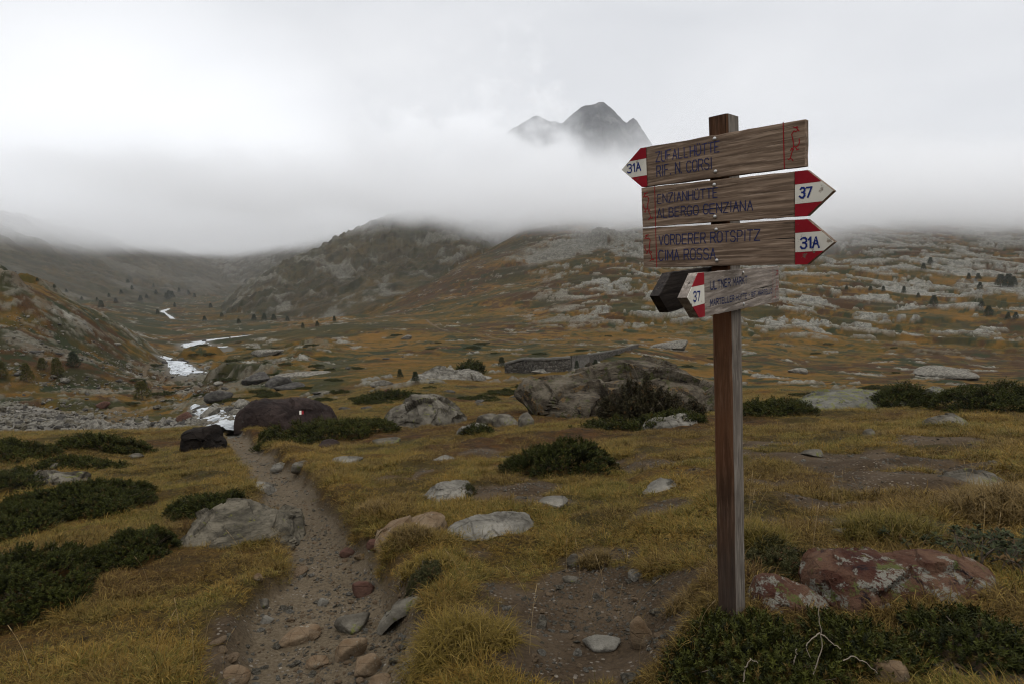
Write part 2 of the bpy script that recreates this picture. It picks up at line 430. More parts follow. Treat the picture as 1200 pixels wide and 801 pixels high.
KN = bhit(395, 389)
def fields(x, y, full=True):
    """height of the ground and what covers it"""
    x = np.asarray(x, float); y = np.asarray(y, float)
    r = np.hypot(x, y) + 1e-6; a = np.arctan2(x, y)
    zb = samp(G_BASE, r, a)
    zs = samp(G_SPUR, r, a) ; zf = samp(G_FAR, r, a)
    far = r > 280
    zs = np.where(far, zs, -1e3); zf = np.where(far, zf, -1e3)
    z = zb.copy(); lay = np.zeros(x.shape, int)
    m = zs > z; z = np.where(m, zs, z); lay[m] = 1
    m = zf > z; z = np.where(m, zf, z); lay[m] = 2
    # corridors that stay smooth
    pd, pw = poly_dist(x, y, PATH)
    path = 1 - sst(0.75, 1.15, (pd + 0.16 * fbm2(x * 1.6, y * 1.6, 3, 5) * np.clip(pw * 2, .3, 1.2)) / np.maximum(pw, .05))
    calm = np.ones(x.shape)
    wet = np.zeros(x.shape)
    for s in STREAMS:
        d, w = poly_dist(x, y, s)
        k = sst(0.9, 2.2, d / np.maximum(w, .3))
        calm *= k
        wet = np.maximum(wet, 1 - sst(1.0, 1.9, d / np.maximum(w, .3)))
    # the hillside of ice-worn slabs on the right
    hill = sst(-20, 60, x + 0.0 * y) * sst(215, 285, r) * (lay == 0)
    hillc = sst(-130, -10, x) * sst(230, 330, r) * (lay == 0)
    leftslope = sst(-14, -30, x + 6 + (y - 70) * 0.22) * sst(58, 80, r) * (1 - sst(190, 230, r)) * (lay == 0)
    amp = np.zeros(x.shape)
    dz = np.zeros(x.shape)
    for lam, k, sd in ((0.28, .060, 1), (0.75, .095, 2), (2.0, .062, 3), (6.5, .05, 4), (20, .05, 5), (65, .055, 6), (190, .05, 7)):
        w = sst(2.2, 6.0, r / lam)
        n = fbm2(x / lam, y / lam, 2, sd * 11)
        if lam <= 0.8:
            n = np.abs(n) * 1.6 - 0.4
        dz += w * k * lam * n * (1 - 0.75 * path * (lam < 3))
    rough = 1 + 1.3 * np.clip(leftslope, 0, 1) * 1.0 + 0.8 * (lay > 0)
    dz *= rough
    # near ground: a sunken trodden path with a broken right bank
    side = np.zeros(x.shape)
    dz = dz * (0.12 + 0.88 * calm)
    z = z + dz
    near = 1 - sst(24, 40, r)
    z = z - path * near * (0.10 + 0.05 * np.clip(pw, 0, 1)) + near * 0.13 * np.exp(-((pd - pw * 1.45) / (0.30)) ** 2) * sst(.4, 1.1, pd / np.maximum(pw, .05)) * (x > np.interp(y, PATH[:, 1], PATH[:, 0]))
    z = z + 3.0 * np.exp(-(((x - KN[0]) / 40) ** 2 + ((y - KN[1]) / 34) ** 2))
    # slabs
    sl = np.zeros(x.shape); rock = np.zeros(x.shape)
    up = (r - 200)
    warp = fbm2(x / 60, y / 60, 3, 71)
    sx = (x * 0.97 - up * 0.25 + 16 * warp); sy = (up + x * 0.10 + 22 * warp)
    big = fbm2(sx / 16, sy / 9, 5, 91, 0.62)
    bel = fbm2(x / 150, y / 120, 2, 33)
    gl = np.abs(fbm2(sx / 34 + 7, sy / 60, 3, 97, .55))
    g2 = np.abs(fbm2(sx / 11, sy / 16 + 4, 3, 99, .55))
    hl = sst(0.085, 0.175, big - .13 * (1 - sst(.015, .10, g2)) + 0.20 * bel - 0.10 + 0.13 * sst(20, 130, x) - 0.12 * (1 - sst(215, 300, r)) - .16 * (1 - sst(.02, .09, gl)))
    rock = np.maximum(rock, hl * hill)
    ledge = fbm2(sx / 46, sy / 11 + 3, 3, 19, .5)
    z = z + hill * (hl * 1.7 + 2.0 * ledge + 1.2 * sst(0, .08, ledge))
    # the crag band on the middle hillside
    e = np.exp(-(((a - R(6.5)) / R(5.5)) ** 2)) * np.exp(-((r - 560 - 250 * (a - R(4))) / 45) ** 2)
    z = z + e * 16 * sst(-.2, .5, fbm2(x / 30, y / 30, 4, 44))
    rock = np.maximum(rock, sst(.12, .35, e * (0.75 + fbm2(x / 9, y / 14, 4, 46, .6))) * 0.9)
    # left slope outcrops and rubble
    lo = fbm2(x / 7.0, y / 9.0, 5, 141, 0.62)
    lr_ = sst(0.27, 0.40, lo + 0.10 * fbm2(x / 45, y / 45, 2, 142)) * np.clip(leftslope, 0, 1)
    z = z + lr_ * 0.7 * np.abs(fbm2(x / 2.5, y / 2.5, 3, 143)) + np.clip(leftslope, 0, 1) * 2.4 * sst(.18, .34, fbm2(x / 22, y / 22, 3, 144)) * sst(90, 120, r)
    deb = sst(.24, .50, fbm2(x / 1.6, y / 2.2, 4, 151, .65) + .35 * fbm2(x / 16, y / 22, 3, 152)) * np.clip(leftslope, 0, 1)
    rock = np.maximum(rock, np.maximum(lr_ * 0.45, deb * .42)); z = z + deb * .3
    # spur and far slopes: crags
    cr_ = fbm2(x / 24 + y / 70, y / 34, 6, 201, .66)
    rid = 1 - np.abs(fbm2(x / 85 + y / 160, y / 140, 5, 207, .55)) * 2.2
    z = z + (lay == 1) * (5 * (rid - .5) + 9 * np.abs(cr_) + 5 * fbm2(x / 9, y / 14, 3, 209)) * sst(520, 700, r)
    rock = np.maximum(rock, (lay == 1) * sst(0.08, 0.36, cr_ + 0.02) * 0.6)
    gul = fbm2(x / 90 + y / 90, y / 150 - x / 300, 7, 231, .64)
    z = z + (lay == 2) * (20 * gul) * sst(900, 1500, r)
    rock = np.maximum(rock, (lay == 2) * sst(.05, .4, gul) * 0.3)
    # valley outcrops between 35 and 230 m
    vo = fbm2(x / 9, y / 7, 5, 301, .58)
    vm = sst(0.40, 0.48, vo) * sst(32, 55, r) * (1 - hill) * (lay == 0) * calm
    rock = np.maximum(rock, vm * .9); z = z + vm * 0.5 * (0.5 + np.abs(fbm2(x, y, 3, 302)))
    if not full:
        return z
    soil = np.zeros(x.shape)
    for cx, cy_, ra, rb, s in SOIL_W:
        q = ((x - cx) / ra) ** 2 + ((y - cy_) / rb) ** 2
        soil = np.maximum(soil, s * np.exp(-q * 0.8))
    spot = sst(.22, .5, fbm2(x / 1.7, y / 1.3, 5, 411, .6))
    soil = sst(0.34, 0.62, soil + 0.34 * fbm2(x * 1.9, y * 1.9, 5, 401, .6) + 0.06 * near + 0.56 * spot * (x > -1.2))
    soil = np.maximum(soil * near, path * near)
    track = np.zeros(x.shape)
    for t in TRACKS:
        d, w = poly_dist(x, y, t)
        track = np.maximum(track, (1 - sst(.8, 1.5, d / np.maximum(w, .1))))
    soil = np.maximum(soil, track * .9)
    n6 = fbm2(x / 3.1, y / 3.1, 4, 501); n40 = fbm2(x / 38, y / 30, 4, 503, .55); n150 = fbm2(x / 160, y / 140, 3, 505)
    heath = sst(-.02, .30, n6 * .6 + n40 * .7 + 0.10 * sst(280, 520, r) - 0.02)
    heath = np.maximum(heath, 0.55 * np.clip(leftslope, 0, 1) * sst(-.1, .3, n40 + n6 * .5))
    sh = fbm2(x / 5.5, y / 4.5, 4, 521, .55)
    shrub = sst(.22, .34, sh + .25 * n150) * sst(22, 40, r)
    shrub = np.maximum(shrub, sst(.05, .25, fbm2(x / 26, y / 18, 5, 523, .6)) * sst(210, 300, r) * 0.8 * (1 - 0.2 * hillc))
    kd = np.exp(-(((x - KN[0]) / 48) ** 2 + ((y - KN[1]) / 40) ** 2))
    shrub = np.maximum(shrub, .75 * sst(.25, .6, kd + .35 * fbm2(x / 9, y / 9, 4, 533)))
    far_w = sst(150, 260, r) * (a < R(-22)) * (lay == 0)
    shrub = np.maximum(shrub, np.clip(leftslope, 0, 1) * sst(.05, .25, fbm2(x / 5, y / 7, 4, 528, .6)) * .8)
    shrub = np.maximum(shrub, far_w * sst(-.1, .2, fbm2(x / 30, y / 22, 4, 525)) * .9)
    meadow = np.exp(-(((a - R(-6.5)) / R(8)) ** 2)) * sst(45, 70, r) * (1 - sst(115, 150, r))
    shrub *= 1 - 0.9 * np.clip(meadow * 1.5, 0, 1); heath *= 1 - 0.8 * np.clip(meadow * 1.5, 0, 1)
    # scree strip left of the stream
    scree = sst(-16, -19, x - (y - 36) * -0.0) * sst(30, 33, y) * (1 - sst(47, 56, y + 1.2 * x * 0.35 + 12))
    rock = rock * (1 - soil); 
    shrub = shrub * (1 - rock) * (1 - soil); heath = heath * (1 - rock)
    return z, dict(soil=soil, rock=rock, heath=heath, shrub=shrub, wet=wet, path=np.maximum(path * near, track), scree=scree, meadow=meadow, lay=lay, hill=hill)

def ground_z(x, y):
    return fields(x, y, False)
def gz(x, y):
    return float(ground_z(np.array([x]), np.array([y]))[0])
def hit(u, v):
    return hit_with(ground_z, u, v)
def depth_of(p):
    return float(np.dot(np.asarray(p) - EYE, fwd))

# ------------------------------------------------------------------ ground sheet
az = np.concatenate([np.radians(np.linspace(-180, -45, 40))[:-1], np.radians(np.linspace(-45, 45, 1080)), np.radians(np.linspace(45, 180, 40))[1:]])
rr = np.concatenate([[0.4, 0.8, 1.1], np.exp(np.linspace(math.log(1.35), math.log(3500), 1500))])
NA, NR = len(az), len(rr)
A2, R2 = np.meshgrid(az, rr)
X = (R2 * np.sin(A2)).ravel(); Y = (R2 * np.cos(A2)).ravel()
Zg, MK = fields(X, Y)
i0 = (np.arange(NR - 1)[:, None] * NA + np.arange(NA - 1)[None]).ravel()
F = np.stack([i0, i0 + 1, i0 + NA + 1, i0 + NA], 1)
V = np.stack([X, Y, Zg], 1)
m1 = np.stack([MK['soil'], MK['rock'], MK['heath'], MK['shrub']], 1)
m2 = np.stack([MK['wet'], MK['path'], MK['scree'], (MK['lay'] > 0) * 1.0], 1)

def ground_material():
    M = MT('alpine_ground')
    a1 = M.attr('cover'); a2 = M.attr('wetness')
    s1 = M.n('ShaderNodeSeparateColor'); M.l(a1.outputs['Color'], s1.inputs[0])
    s2 = M.n('ShaderNodeSeparateColor'); M.l(a2.outputs['Color'], s2.inputs[0])
    soil, rock, heath = s1.outputs; shrub = a1.outputs['Alpha']
    wet, path, scree = s2.outputs; far = a2.outputs['Alpha']
    cd = M.n('ShaderNodeVectorMath', operation='LENGTH'); M.l(M.oc(), cd.inputs[0])
    near_ = M.rng(cd.outputs['Value'], 14, 40, .85, 0)
    nf = M.noise(55, 6, .65); nm = M.noise(6.0, 6, .6); nl = M.noise(0.35, 6, .6); nx = M.noise(0.03, 5, .6)
    grass = M.mix(M.rng(nl, .36, .62), (0.114, 0.059, 0.008), (0.040, 0.034, 0.006))
    grass = M.mix(M.rng(nm, .3, .75), M.mix(0.55, grass, (0.03, 0.02, 0.008)), grass)
    grass = M.mix(M.math('MULTIPLY', M.rng(nx, .45, .65), .5), grass, (0.135, 0.062, 0.009))
    grass = M.mix(M.math('MULTIPLY', M.rng(M.noise(38, 5, .75), .40, .60), near_), grass, (.011, .0065, .003))
    hea = M.mix(M.rng(nm, .35, .65), (0.016, 0.0095, 0.004), (0.052, 0.024, 0.007))
    c = M.mix(heath, grass, hea)
    shc = M.mix(M.rng(nf, .35, .65), (0.009, 0.012, 0.005), (0.024, 0.027, 0.009))
    c = M.mix(shrub, c, shc)
    farc = M.mix(M.rng(M.noise(.05, 8, .72), .42, .58), (0.019, 0.018, 0.010), (0.046, 0.040, 0.022))
    c = M.mix(M.math('MULTIPLY', far, .7), c, farc)
    rk = M.mix(M.rng(nl, .35, .65), (0.095, 0.090, 0.074), (0.185, 0.175, 0.143))
    rk = M.mix(M.rng(M.noise(1.1, 6, .7), .36, .52), (0.05, 0.047, 0.040), rk)
    c = M.mix(rock, c, rk)
    peb = M.voro(42); peb2 = M.voro(16)
    pc = M.voro(42, out=1)
    sc = M.n('ShaderNodeSeparateColor'); M.l(pc, sc.inputs[0])
    so = M.mix(M.rng(nf, .3, .7), (0.022, 0.0145, 0.008), (0.052, 0.035, 0.020))
    so = M.mix(M.rng(M.noise(2.2, 4, .6), .4, .65), so, M.mix(.5, so, (0.085, 0.061, 0.038)))
    so = M.mix(M.math('MULTIPLY', path, .62), so, M.mix(M.rng(nf, .3, .7), (0.072, 0.053, 0.031), (0.140, 0.111, 0.072)))
    pebc = M.mix(sc.outputs[1], (0.07, 0.052, 0.038), (0.19, 0.165, 0.13))
    pm = M.math('MULTIPLY', M.rng(sc.outputs[0], .62, .66), M.rng(peb, .40, .30))
    so = M.mix(M.math('MULTIPLY', pm, M.rng(M.noise(3.5, 3), .38, .58)), so, pebc)
    c = M.mix(soil, c, so)
    c = M.mix(wet, c, (0.10, 0.092, 0.075))
    vs_ = M.voro(1.1, out=1)
    scs = M.n('ShaderNodeSeparateColor'); M.l(vs_, scs.inputs[0])
    c = M.mix(scree, c, M.mix(scs.outputs[0], (0.05, 0.045, 0.038), (0.17, 0.155, 0.13)))
    M.col(c)
    h = M.math('ADD', M.math('MULTIPLY', nf, .5), M.math('MULTIPLY', nm, 1.2))
    h = M.math('ADD', h, M.math('MULTIPLY', M.math('MULTIPLY', soil, pm), .6))
    M.bump(h, .7, .03)
    return M.m
MAT_GROUND = ground_material()
ground = mesh_obj('ground', V, F, MAT_GROUND, attrs={'cover': m1, 'wetness': m2})
tag(ground, kind='structure')

# ------------------------------------------------------------------ the summit above the cloud
def build_peak():
    D = 2250.0
    prof = [(430, 300), (500, 262), (545, 222), (575, 186), (597, 158), (612, 150), (626, 143), (640, 148), (655, 150), (668, 140), (682, 131), (702, 127), (711, 136), (722, 147),
            (728, 150), (735, 146), (740, 151), (752, 168), (785, 205), (830, 240), (900, 290), (980, 320)]
    pts = np.array([P(u, v, D) for u, v in prof])
    xs = np.linspace(pts[0, 0], pts[-1, 0], 420)
    zt = np.interp(xs, pts[:, 0], pts[:, 2])
    yy = np.linspace(-620, 620, 300)
    Xp, Yp = np.meshgrid(xs, yy)
    zt = zt + 13 * fbm2(xs / 45, xs * 0 + 2.2, 5, 631, .6)
    zt2 = np.tile(zt, (len(yy), 1))
    y0 = D * math.cos(PITCH)
    n = fbm2(Xp / 130 + Yp / 400, Yp / 190, 6, 611, .55)
    rid = 1 - 2 * np.abs(fbm2(Xp / 90 + 3, Yp / 260, 5, 617, .58))
    f = np.abs(Yp)
    Z = zt2 - f * (0.95 + 0.25 * n) + (rid - .35) * 46 * sst(0, 110, f) + 9 * fbm2(Xp / 22, Yp / 22, 4, 621, .6) * sst(0, 40, f)
    Z = np.maximum(Z, 40 + 0 * Z)
    V = np.stack([Xp.ravel(), Yp.ravel() + y0, Z.ravel()], 1)
    a, b = Xp.shape
    i0 = (np.arange(a - 1)[:, None] * b + np.arange(b - 1)[None]).ravel()
    F = np.stack([i0, i0 + 1, i0 + b + 1, i0 + b], 1)
    M = MT('dark_mountain_rock')
    c = M.mix(M.rng(M.noise(.02, 8, .65), .35, .65), (0.020, 0.022, 0.025), (0.060, 0.062, 0.063))
    c = M.mix(M.rng(M.noise(.012, 9, .7, M.mapv((1, 1, .35))), .52, .62), c, (0.10, 0.10, 0.096))
    M.col(c)
    M.bump(M.noise(.05, 8, .7), 1.0, 6.0)
    o = mesh_obj('mountain', V, F, M.m)
    tag(o, kind='structure')
build_peak()

# ------------------------------------------------------------------ the signpost
def wood_material(name, dark, mid, light, grain=1.0, red=None, ground=False):
    """grain runs along the object's local X"""
    M = MT(name)
    v = M.mapv((1.6 * grain, 26 * grain, 26 * grain))
    n1 = M.noise(1.6, 6, .6, v, dist=1.4); n2 = M.noise(5.0, 6, .7, v, dist=.6); n3 = M.noise(3.2, 4, .6)
    w = M.n('ShaderNodeTexWave', wave_type='BANDS', bands_direction='Y')
    w.inputs['Scale'].default_value = 16 * grain; w.inputs['Distortion'].default_value = 9.0
    w.inputs['Detail'].default_value = 3; w.inputs['Detail Scale'].default_value = 0.6
    M.l(M.mapv((.28, 1, 1)), w.inputs['Vector'])
    c = M.mix(M.rng(n1, .3, .7), dark, mid)
    c = M.mix(M.rng(n2, .45, .72), c, light)
    c = M.mix(M.math('MULTIPLY', M.rng(w.outputs[0], .35, .9), .36), c, dark)
    c = M.mix(M.rng(n3, .50, .72), c, M.mix(.55, c, dark))
    crk = M.noise(2.0, 3, .5, M.mapv((.9 * grain, 55 * grain, 55 * grain)), dist=.3)
    c = M.mix(M.rng(crk, .665, .70), c, (.012, .009, .007))
    if ground:
        sx = M.n('ShaderNodeSeparateXYZ'); M.l(M.oc(), sx.inputs[0])
        damp = M.math('MULTIPLY', M.rng(M.math('ADD', sx.outputs[0], M.math('MULTIPLY', n3, .5)), .25, .95, 1, 0), .8)
        c = M.mix(damp, c, M.mix(n2, (.014, .012, .010), (.06, .052, .044)))
    if red:
        c = M.mix(M.math('MULTIPLY', M.math('MULTIPLY', M.rng(M.noise(1.3, 3), .4, .65), .8), M.math('SUBTRACT', 1.0, damp) if ground else 1.0), c, red)
    M.col(c)
    M.b.inputs['Roughness'].default_value = .72
    h = M.math('ADD', M.math('MULTIPLY', n2, .6), M.math('MULTIPLY', w.outputs[0], .5))
    h = M.math('SUBTRACT', h, M.math('MULTIPLY', M.rng(crk, .64, .70), 1.2))
    M.bump(h, .55, .002)
    return M.m
def paint_material(name, col, wear, under=(.10, .08, .06), rough=.6, ws=38):
    M = MT(name)
    a = M.noise(ws, 5, .7); b = M.noise(7, 3, .6)
    f = M.rng(M.math('ADD', a, M.math('MULTIPLY', M.math('SUBTRACT', b, .5), .5)), .60 - wear, .66 - wear)
    c = M.mix(M.rng(b, .3, .7), col, tuple(q * .78 for q in col))
    M.col(M.mix(f, c, under)); M.b.inputs['Roughness'].default_value = rough
    M.bump(a, .25, .001)
    return M.m
W_BOARD = wood_material('weathered_board_wood', (.085, .057, .039), (.240, .168, .116), (.36, .265, .190))
W_GREY = wood_material('greyed_board_wood', (.11, .092, .076), (.27, .225, .185), (.40, .345, .295))
W_DARK = wood_material('wet_shaded_wood', (.012, .010, .009), (.032, .026, .022), (.06, .05, .042))  # wet wood, with the shade between the two side boards painted into its colour
W_POST = wood_material('post_wood', (.026, .013, .007), (.090, .044, .022), (.15, .086, .052), .9, red=(.090, .038, .018), ground=True)
W_POSTG = wood_material('post_side_wood', (.07, .058, .047), (.165, .14, .115), (.26, .23, .195), .9)
PT_RED = paint_material('red_paint', (.24, .011, .018), -.01)
PT_WHITE = paint_material('white_paint', (.62, .585, .50), .0, (.22, .18, .14))
PT_BLUE = paint_material('blue_lettering', (.020, .028, .085), -.02, (.11, .085, .066), ws=120)
PT_BLUEF = paint_material('faded_blue_lettering', (.03, .036, .11), .03, (.11, .085, .066), ws=120)
PT_BLUEN = paint_material('blue_numbers', (.015, .028, .15), -.04, (.5, .46, .4), ws=120)
PT_REDL = paint_material('red_line_paint', (.26, .012, .018), -.06, (.11, .08, .06), ws=120)
M_ = MT('bolt_steel'); M_.col((.42, .41, .39)); M_.b.inputs['Metallic'].default_value = .85; M_.b.inputs['Roughness'].default_value = .38
STEEL = M_.m

D0 = 2.36 * DS
Pb = P(862, 722, D0)
ry = ray(852.3, 132.8); Pt = EYE + ry * ((Pb[1] - EYE[1]) / ry[1])
aU = Pt - Pb; aU /= np.linalg.norm(aU)                       # up the post
VP1 = ray(-138, 325); aB = -VP1 / np.linalg.norm(VP1)        # along the boards, towards the near right end
aB = aB - aU * aB.dot(aU); aB /= np.linalg.norm(aB)
aN = np.cross(aB, aU)                                        # out of the front face, towards the walker
if aN.dot(EYE - Pb) < 0: aN = -aN
# the post's near vertical edge runs Pb-Pt; front face lies towards -aB, right face towards -aN
def on_plane(u, v, p0, n):
    d = ray(u, v); t = (np.asarray(p0) - EYE).dot(n) / d.dot(n)
    return EYE + d * t
def front_st(u, v, off=0.0):
    p = on_plane(u, v, Pb + aN * off, aN) - Pb
    return p.dot(aB), p.dot(aU)
def side_st(u, v, off=0.0):
    p = on_plane(u, v, Pb + aB * off, aB) - Pb
    return p.dot(-aN), p.dot(aU)
PW = -front_st(835, 370)[0] * 0.5 - front_st(828.5, 135)[0] * 0.5
PD = side_st(869.4, 370)[0]
PD = max(PD, 0.075)
PH = (Pt - Pb).dot(aU)
print('post', PW, PD, PH, 'perp vp', )

def frame_mat(o, x, y, z):
    return Matrix(((x[0], y[0], z[0], o[0]), (x[1], y[1], z[1], o[1]), (x[2], y[2], z[2], o[2]), (0, 0, 0, 1)))
def link_bm(name, bm, mats, parent, mat_world, smooth=False):
    me = bpy.data.meshes.new(name); bm.to_mesh(me); bm.free()
    for m in mats: me.materials.append(m)
    if smooth:
        for p in me.polygons: p.use_smooth = True
    o = bpy.data.objects.new(name, me); COL.objects.link(o)
    o.parent = parent
    o.matrix_world = mat_world if parent is None else mat_world
    if parent is not None:
        root = parent
        acc = Matrix.Identity(4)
        chain = []
        while root is not None:
            chain.append(root); root = root.parent
        for q in reversed(chain):
            acc = acc @ q.matrix_basis
        o.matrix_basis = acc.inverted() @ mat_world
    return o

signpost = thing('hiking_signpost', Pb, 'weathered wooden hiking signpost carrying five arrow boards beside the footpath', 'signpost')

def build_post():
    # local X up the post, Y across the front face, Z out of it
    bm = bmesh.new()
    rng = random.Random(4)
    NS = 40
    rings = []
    for k in range(NS + 1):
        x = -0.45 + (PH + .45) * k / NS
        w = rng.uniform(-.0012, .0012)
        c = .006
        pr = [(-PW + c, 0), (-c, 0), (0, -c), (0, -PD + c), (-c, -PD), (-PW + c, -PD), (-PW, -PD + c), (-PW, -c)]
        rings.append([bm.verts.new((x, y + w, z + w * .5)) for y, z in pr])
    for a, b in zip(rings[:-1], rings[1:]):
        for i in range(8):
            f = bm.faces.new((a[i], a[(i + 1) % 8], b[(i + 1) % 8], b[i]))
            f.material_index = 1 if i in (2, ) else 0
    bm.faces.new(list(reversed(rings[0]))); top = bm.faces.new(rings[-1]); top.material_index = 2
    bmesh.ops.recalc_face_normals(bm, faces=bm.faces)
    return link_bm('post', bm, [W_POST, W_POSTG, W_DARK], signpost, frame_mat(Pb, aU, aB, aN))
build_post()

LET = {  # strokes on a 4 x 6 box
 'A': [[(0,0),(2,6),(4,0)],[(0.8,2.2),(3.2,2.2)]], 'B': [[(0,0),(0,6),(2.6,6),(3.5,5.2),(3.5,4),(2.6,3.2),(0,3.2)],[(2.6,3.2),(3.9,2.2),(3.9,1),(2.8,0),(0,0)]],
 'C': [[(3.8,5),(2.9,6),(1.1,6),(0,4.8),(0,1.2),(1.1,0),(2.9,0),(3.8,1)]], 'D': [[(0,0),(0,6),(2.3,6),(4,4.5),(4,1.5),(2.3,0),(0,0)]],
 'E': [[(3.6,6),(0,6),(0,0),(3.6,0)],[(0,3.1),(2.9,3.1)]], 'F': [[(3.6,6),(0,6),(0,0)],[(0,3.1),(2.9,3.1)]],
 'G': [[(3.8,5),(2.9,6),(1.1,6),(0,4.8),(0,1.2),(1.1,0),(2.9,0),(3.9,1),(3.9,2.8),(2.3,2.8)]], 'H': [[(0,0),(0,6)],[(4,0),(4,6)],[(0,3.1),(4,3.1)]],
 'I': [[(.5,0),(.5,6)]], 'K': [[(0,0),(0,6)],[(3.8,6),(0,2.4)],[(1.2,3.5),(3.9,0)]], 'L': [[(0,6),(0,0),(3.4,0)]],
 'M': [[(0,0),(0,6),(2.2,2.2),(4.4,6),(4.4,0)]], 'N': [[(0,0),(0,6),(4,0),(4,6)]],
 'O': [[(1.2,0),(0,1.2),(0,4.8),(1.2,6),(2.8,6),(4,4.8),(4,1.2),(2.8,0),(1.2,0)]], 'P': [[(0,0),(0,6),(2.8,6),(3.8,5.2),(3.8,3.7),(2.8,2.8),(0,2.8)]],
 'R': [[(0,0),(0,6),(2.8,6),(3.8,5.2),(3.8,3.8),(2.8,3),(0,3)],[(2,3),(3.9,0)]], 'S': [[(3.6,5.1),(2.8,6),(1.1,6),(.1,5.1),(.1,4),(1,3.2),(3,2.8),(3.9,2),(3.9,.9),(2.9,0),(1,0),(0,.9)]],
 'T': [[(0,6),(4,6)],[(2,6),(2,0)]], 'U': [[(0,6),(0,1.2),(1.2,0),(2.8,0),(4,1.2),(4,6)]], 'V': [[(0,6),(2,0),(4,6)]], 'Z': [[(0,6),(4,6),(0,0),(4,0)]],
 '.': [[(.3,0),(.3,.5)]], '-': [[(0.2,3),(2.4,3)]], '1': [[(0,4.6),(1.4,6),(1.4,0)]], '3': [[(.2,5.2),(1.1,6),(2.8,6),(3.8,5.2),(3.8,4),(2.9,3.2),(1.6,3.2)],[(2.9,3.2),(3.9,2.2),(3.9,1),(2.9,0),(1,0),(0,.8)]],
 '7': [[(0,6),(4,6),(1.5,0)]],
 '\u00dc': [[(0,5.2),(0,1.2),(1.2,0),(2.8,0),(4,1.2),(4,5.2)],[(1.1,6.1),(1.1,6.6)],[(2.9,6.1),(2.9,6.6)]],
}
ADV = {'I': 1, '.': .8, 'M': 4.4, '1': 1.6, '-': 2.6}
def ribbon(bm, pts, w, z, rng, jit=0.0):
    """a brush stroke: one flat dab for each straight, each a hair above the one before"""
    pts = [Vector((p[0] + rng.uniform(-jit, jit), p[1] + rng.uniform(-jit, jit), 0)) for p in pts]
    for i in range(len(pts) - 1):
        a, b = pts[i], pts[i + 1]
        t = b - a
        if t.length < 1e-7: continue
        t.normalize(); hw = w * .5 * rng.uniform(.88, 1.12); nn = Vector((-t.y, t.x, 0)) * hw; e = t * hw * .8
        zz = Vector((0, 0, z + .00003 * i))
        bm.faces.new([bm.verts.new(q + zz) for q in (a - nn - e, b - nn + e, b + nn + e, a + nn - e)])
def text_bm(lines, rng, z):
    """lines: (text, (s0,t0), (s1,t1), cap height, stroke width)"""
    bm = bmesh.new()
    for txt, a, b, cap, sw in lines:
        tot = 0; pos = []
        for ch in txt:
            if ch == ' ': tot += 3.0; continue
            pos.append((ch, tot)); tot += ADV.get(ch, 4) + 1.35
        tot -= 1.35
        ex = Vector((b[0] - a[0], b[1] - a[1], 0)); L = ex.length; sw = sw * .82; ex.normalize(); ey = Vector((-ex.y, ex.x, 0))
        sx = L / tot; sy = cap / 6
        for ch, o in pos:
            dy = rng.uniform(-.12, .12)
            for st in LET[ch]:
                ribbon(bm, [Vector((a[0], a[1], 0)) + ex * ((p[0] + o) * sx) + ey * ((p[1] + dy) * sy) for p in st], sw, z, rng, .0004)
    bmesh.ops.recalc_face_normals(bm, faces=bm.faces)
    for f in bm.faces:
        if f.normal.z < 0: f.normal_flip()
    return bm
EMBLEM = [[(.55,1),(.75,.97),(.85,.90),(.72,.85),(.55,.88),(.42,.80),(.45,.68),(.52,.58),(.55,.46),(.50,.34),(.36,.24),(.30,.10),(.18,.06)],[(.85,.90),(.95,.86)],[(.72,.97),(.78,1.0),(.86,.97)],
          [(.55,.46),(.70,.40),(.85,.42),(.95,.52),(.92,.62)],[(.50,.34),(.38,.38),(.30,.33)],[(.30,.10),(.42,.06),(.50,.02)],[(.18,.06),(.10,.10)],[(.70,.40),(.78,.30),(.9,.33)]]
def emblem_bm(box, line_s, t0, t1, flip, rng, z, sw=.0026):
    bm = bmesh.new()
    if line_s is not None:
        ribbon(bm, [(line_s[0], t0), ((line_s[0] + line_s[1]) / 2, (t0 + t1) / 2), (line_s[1], t1)], sw, z, rng)
    s0, b0, s1, b1 = box
    for st in EMBLEM:
        ribbon(bm, [((s1 - p[0] * (s1 - s0)) if flip else (s0 + p[0] * (s1 - s0)), b0 + p[1] * (b1 - b0)) for p in st], sw, z, rng, .001)
    for f in bm.faces:
        f.normal_update()
        if f.normal.z < 0: f.normal_flip()
    return bm
def plank_bm(poly, T, rng, wob=.0012, sub=14):
    """poly counter-clockwise seen from +Z; front at z=0, back at z=-T; long edges slightly uneven"""
    pts = []
    for i in range(len(poly)):
        a = Vector(poly[i]); b = Vector(poly[(i + 1) % len(poly)])
        k = max(1, int((b - a).length / .03))
        for j in range(k):
            q = a.lerp(b, j / k)
            if j: q = q + Vector((rng.uniform(-wob, wob), rng.uniform(-wob, wob)))
            pts.append(q)
    bm = bmesh.new()
    c = sum((Vector(p) for p in poly), Vector((0, 0))) / len(poly)
    e = .0022
    def ins(q):
        d = c - q; return q + d.normalized() * e
    fr = [bm.verts.new((*ins(q), 0)) for q in pts]; f2 = [bm.verts.new((*q, -e)) for q in pts]
    bk = [bm.verts.new((*q, -T)) for q in pts]
    bm.faces.new(fr)
    n = len(pts)
    for i in range(n):
        j = (i + 1) % n
        bm.faces.new((fr[j], fr[i], f2[i], f2[j])); bm.faces.new((f2[j], f2[i], bk[i], bk[j]))
    bm.faces.new(list(reversed(bk)))
    bmesh.ops.recalc_face_normals(bm, faces=bm.faces)
    return bm

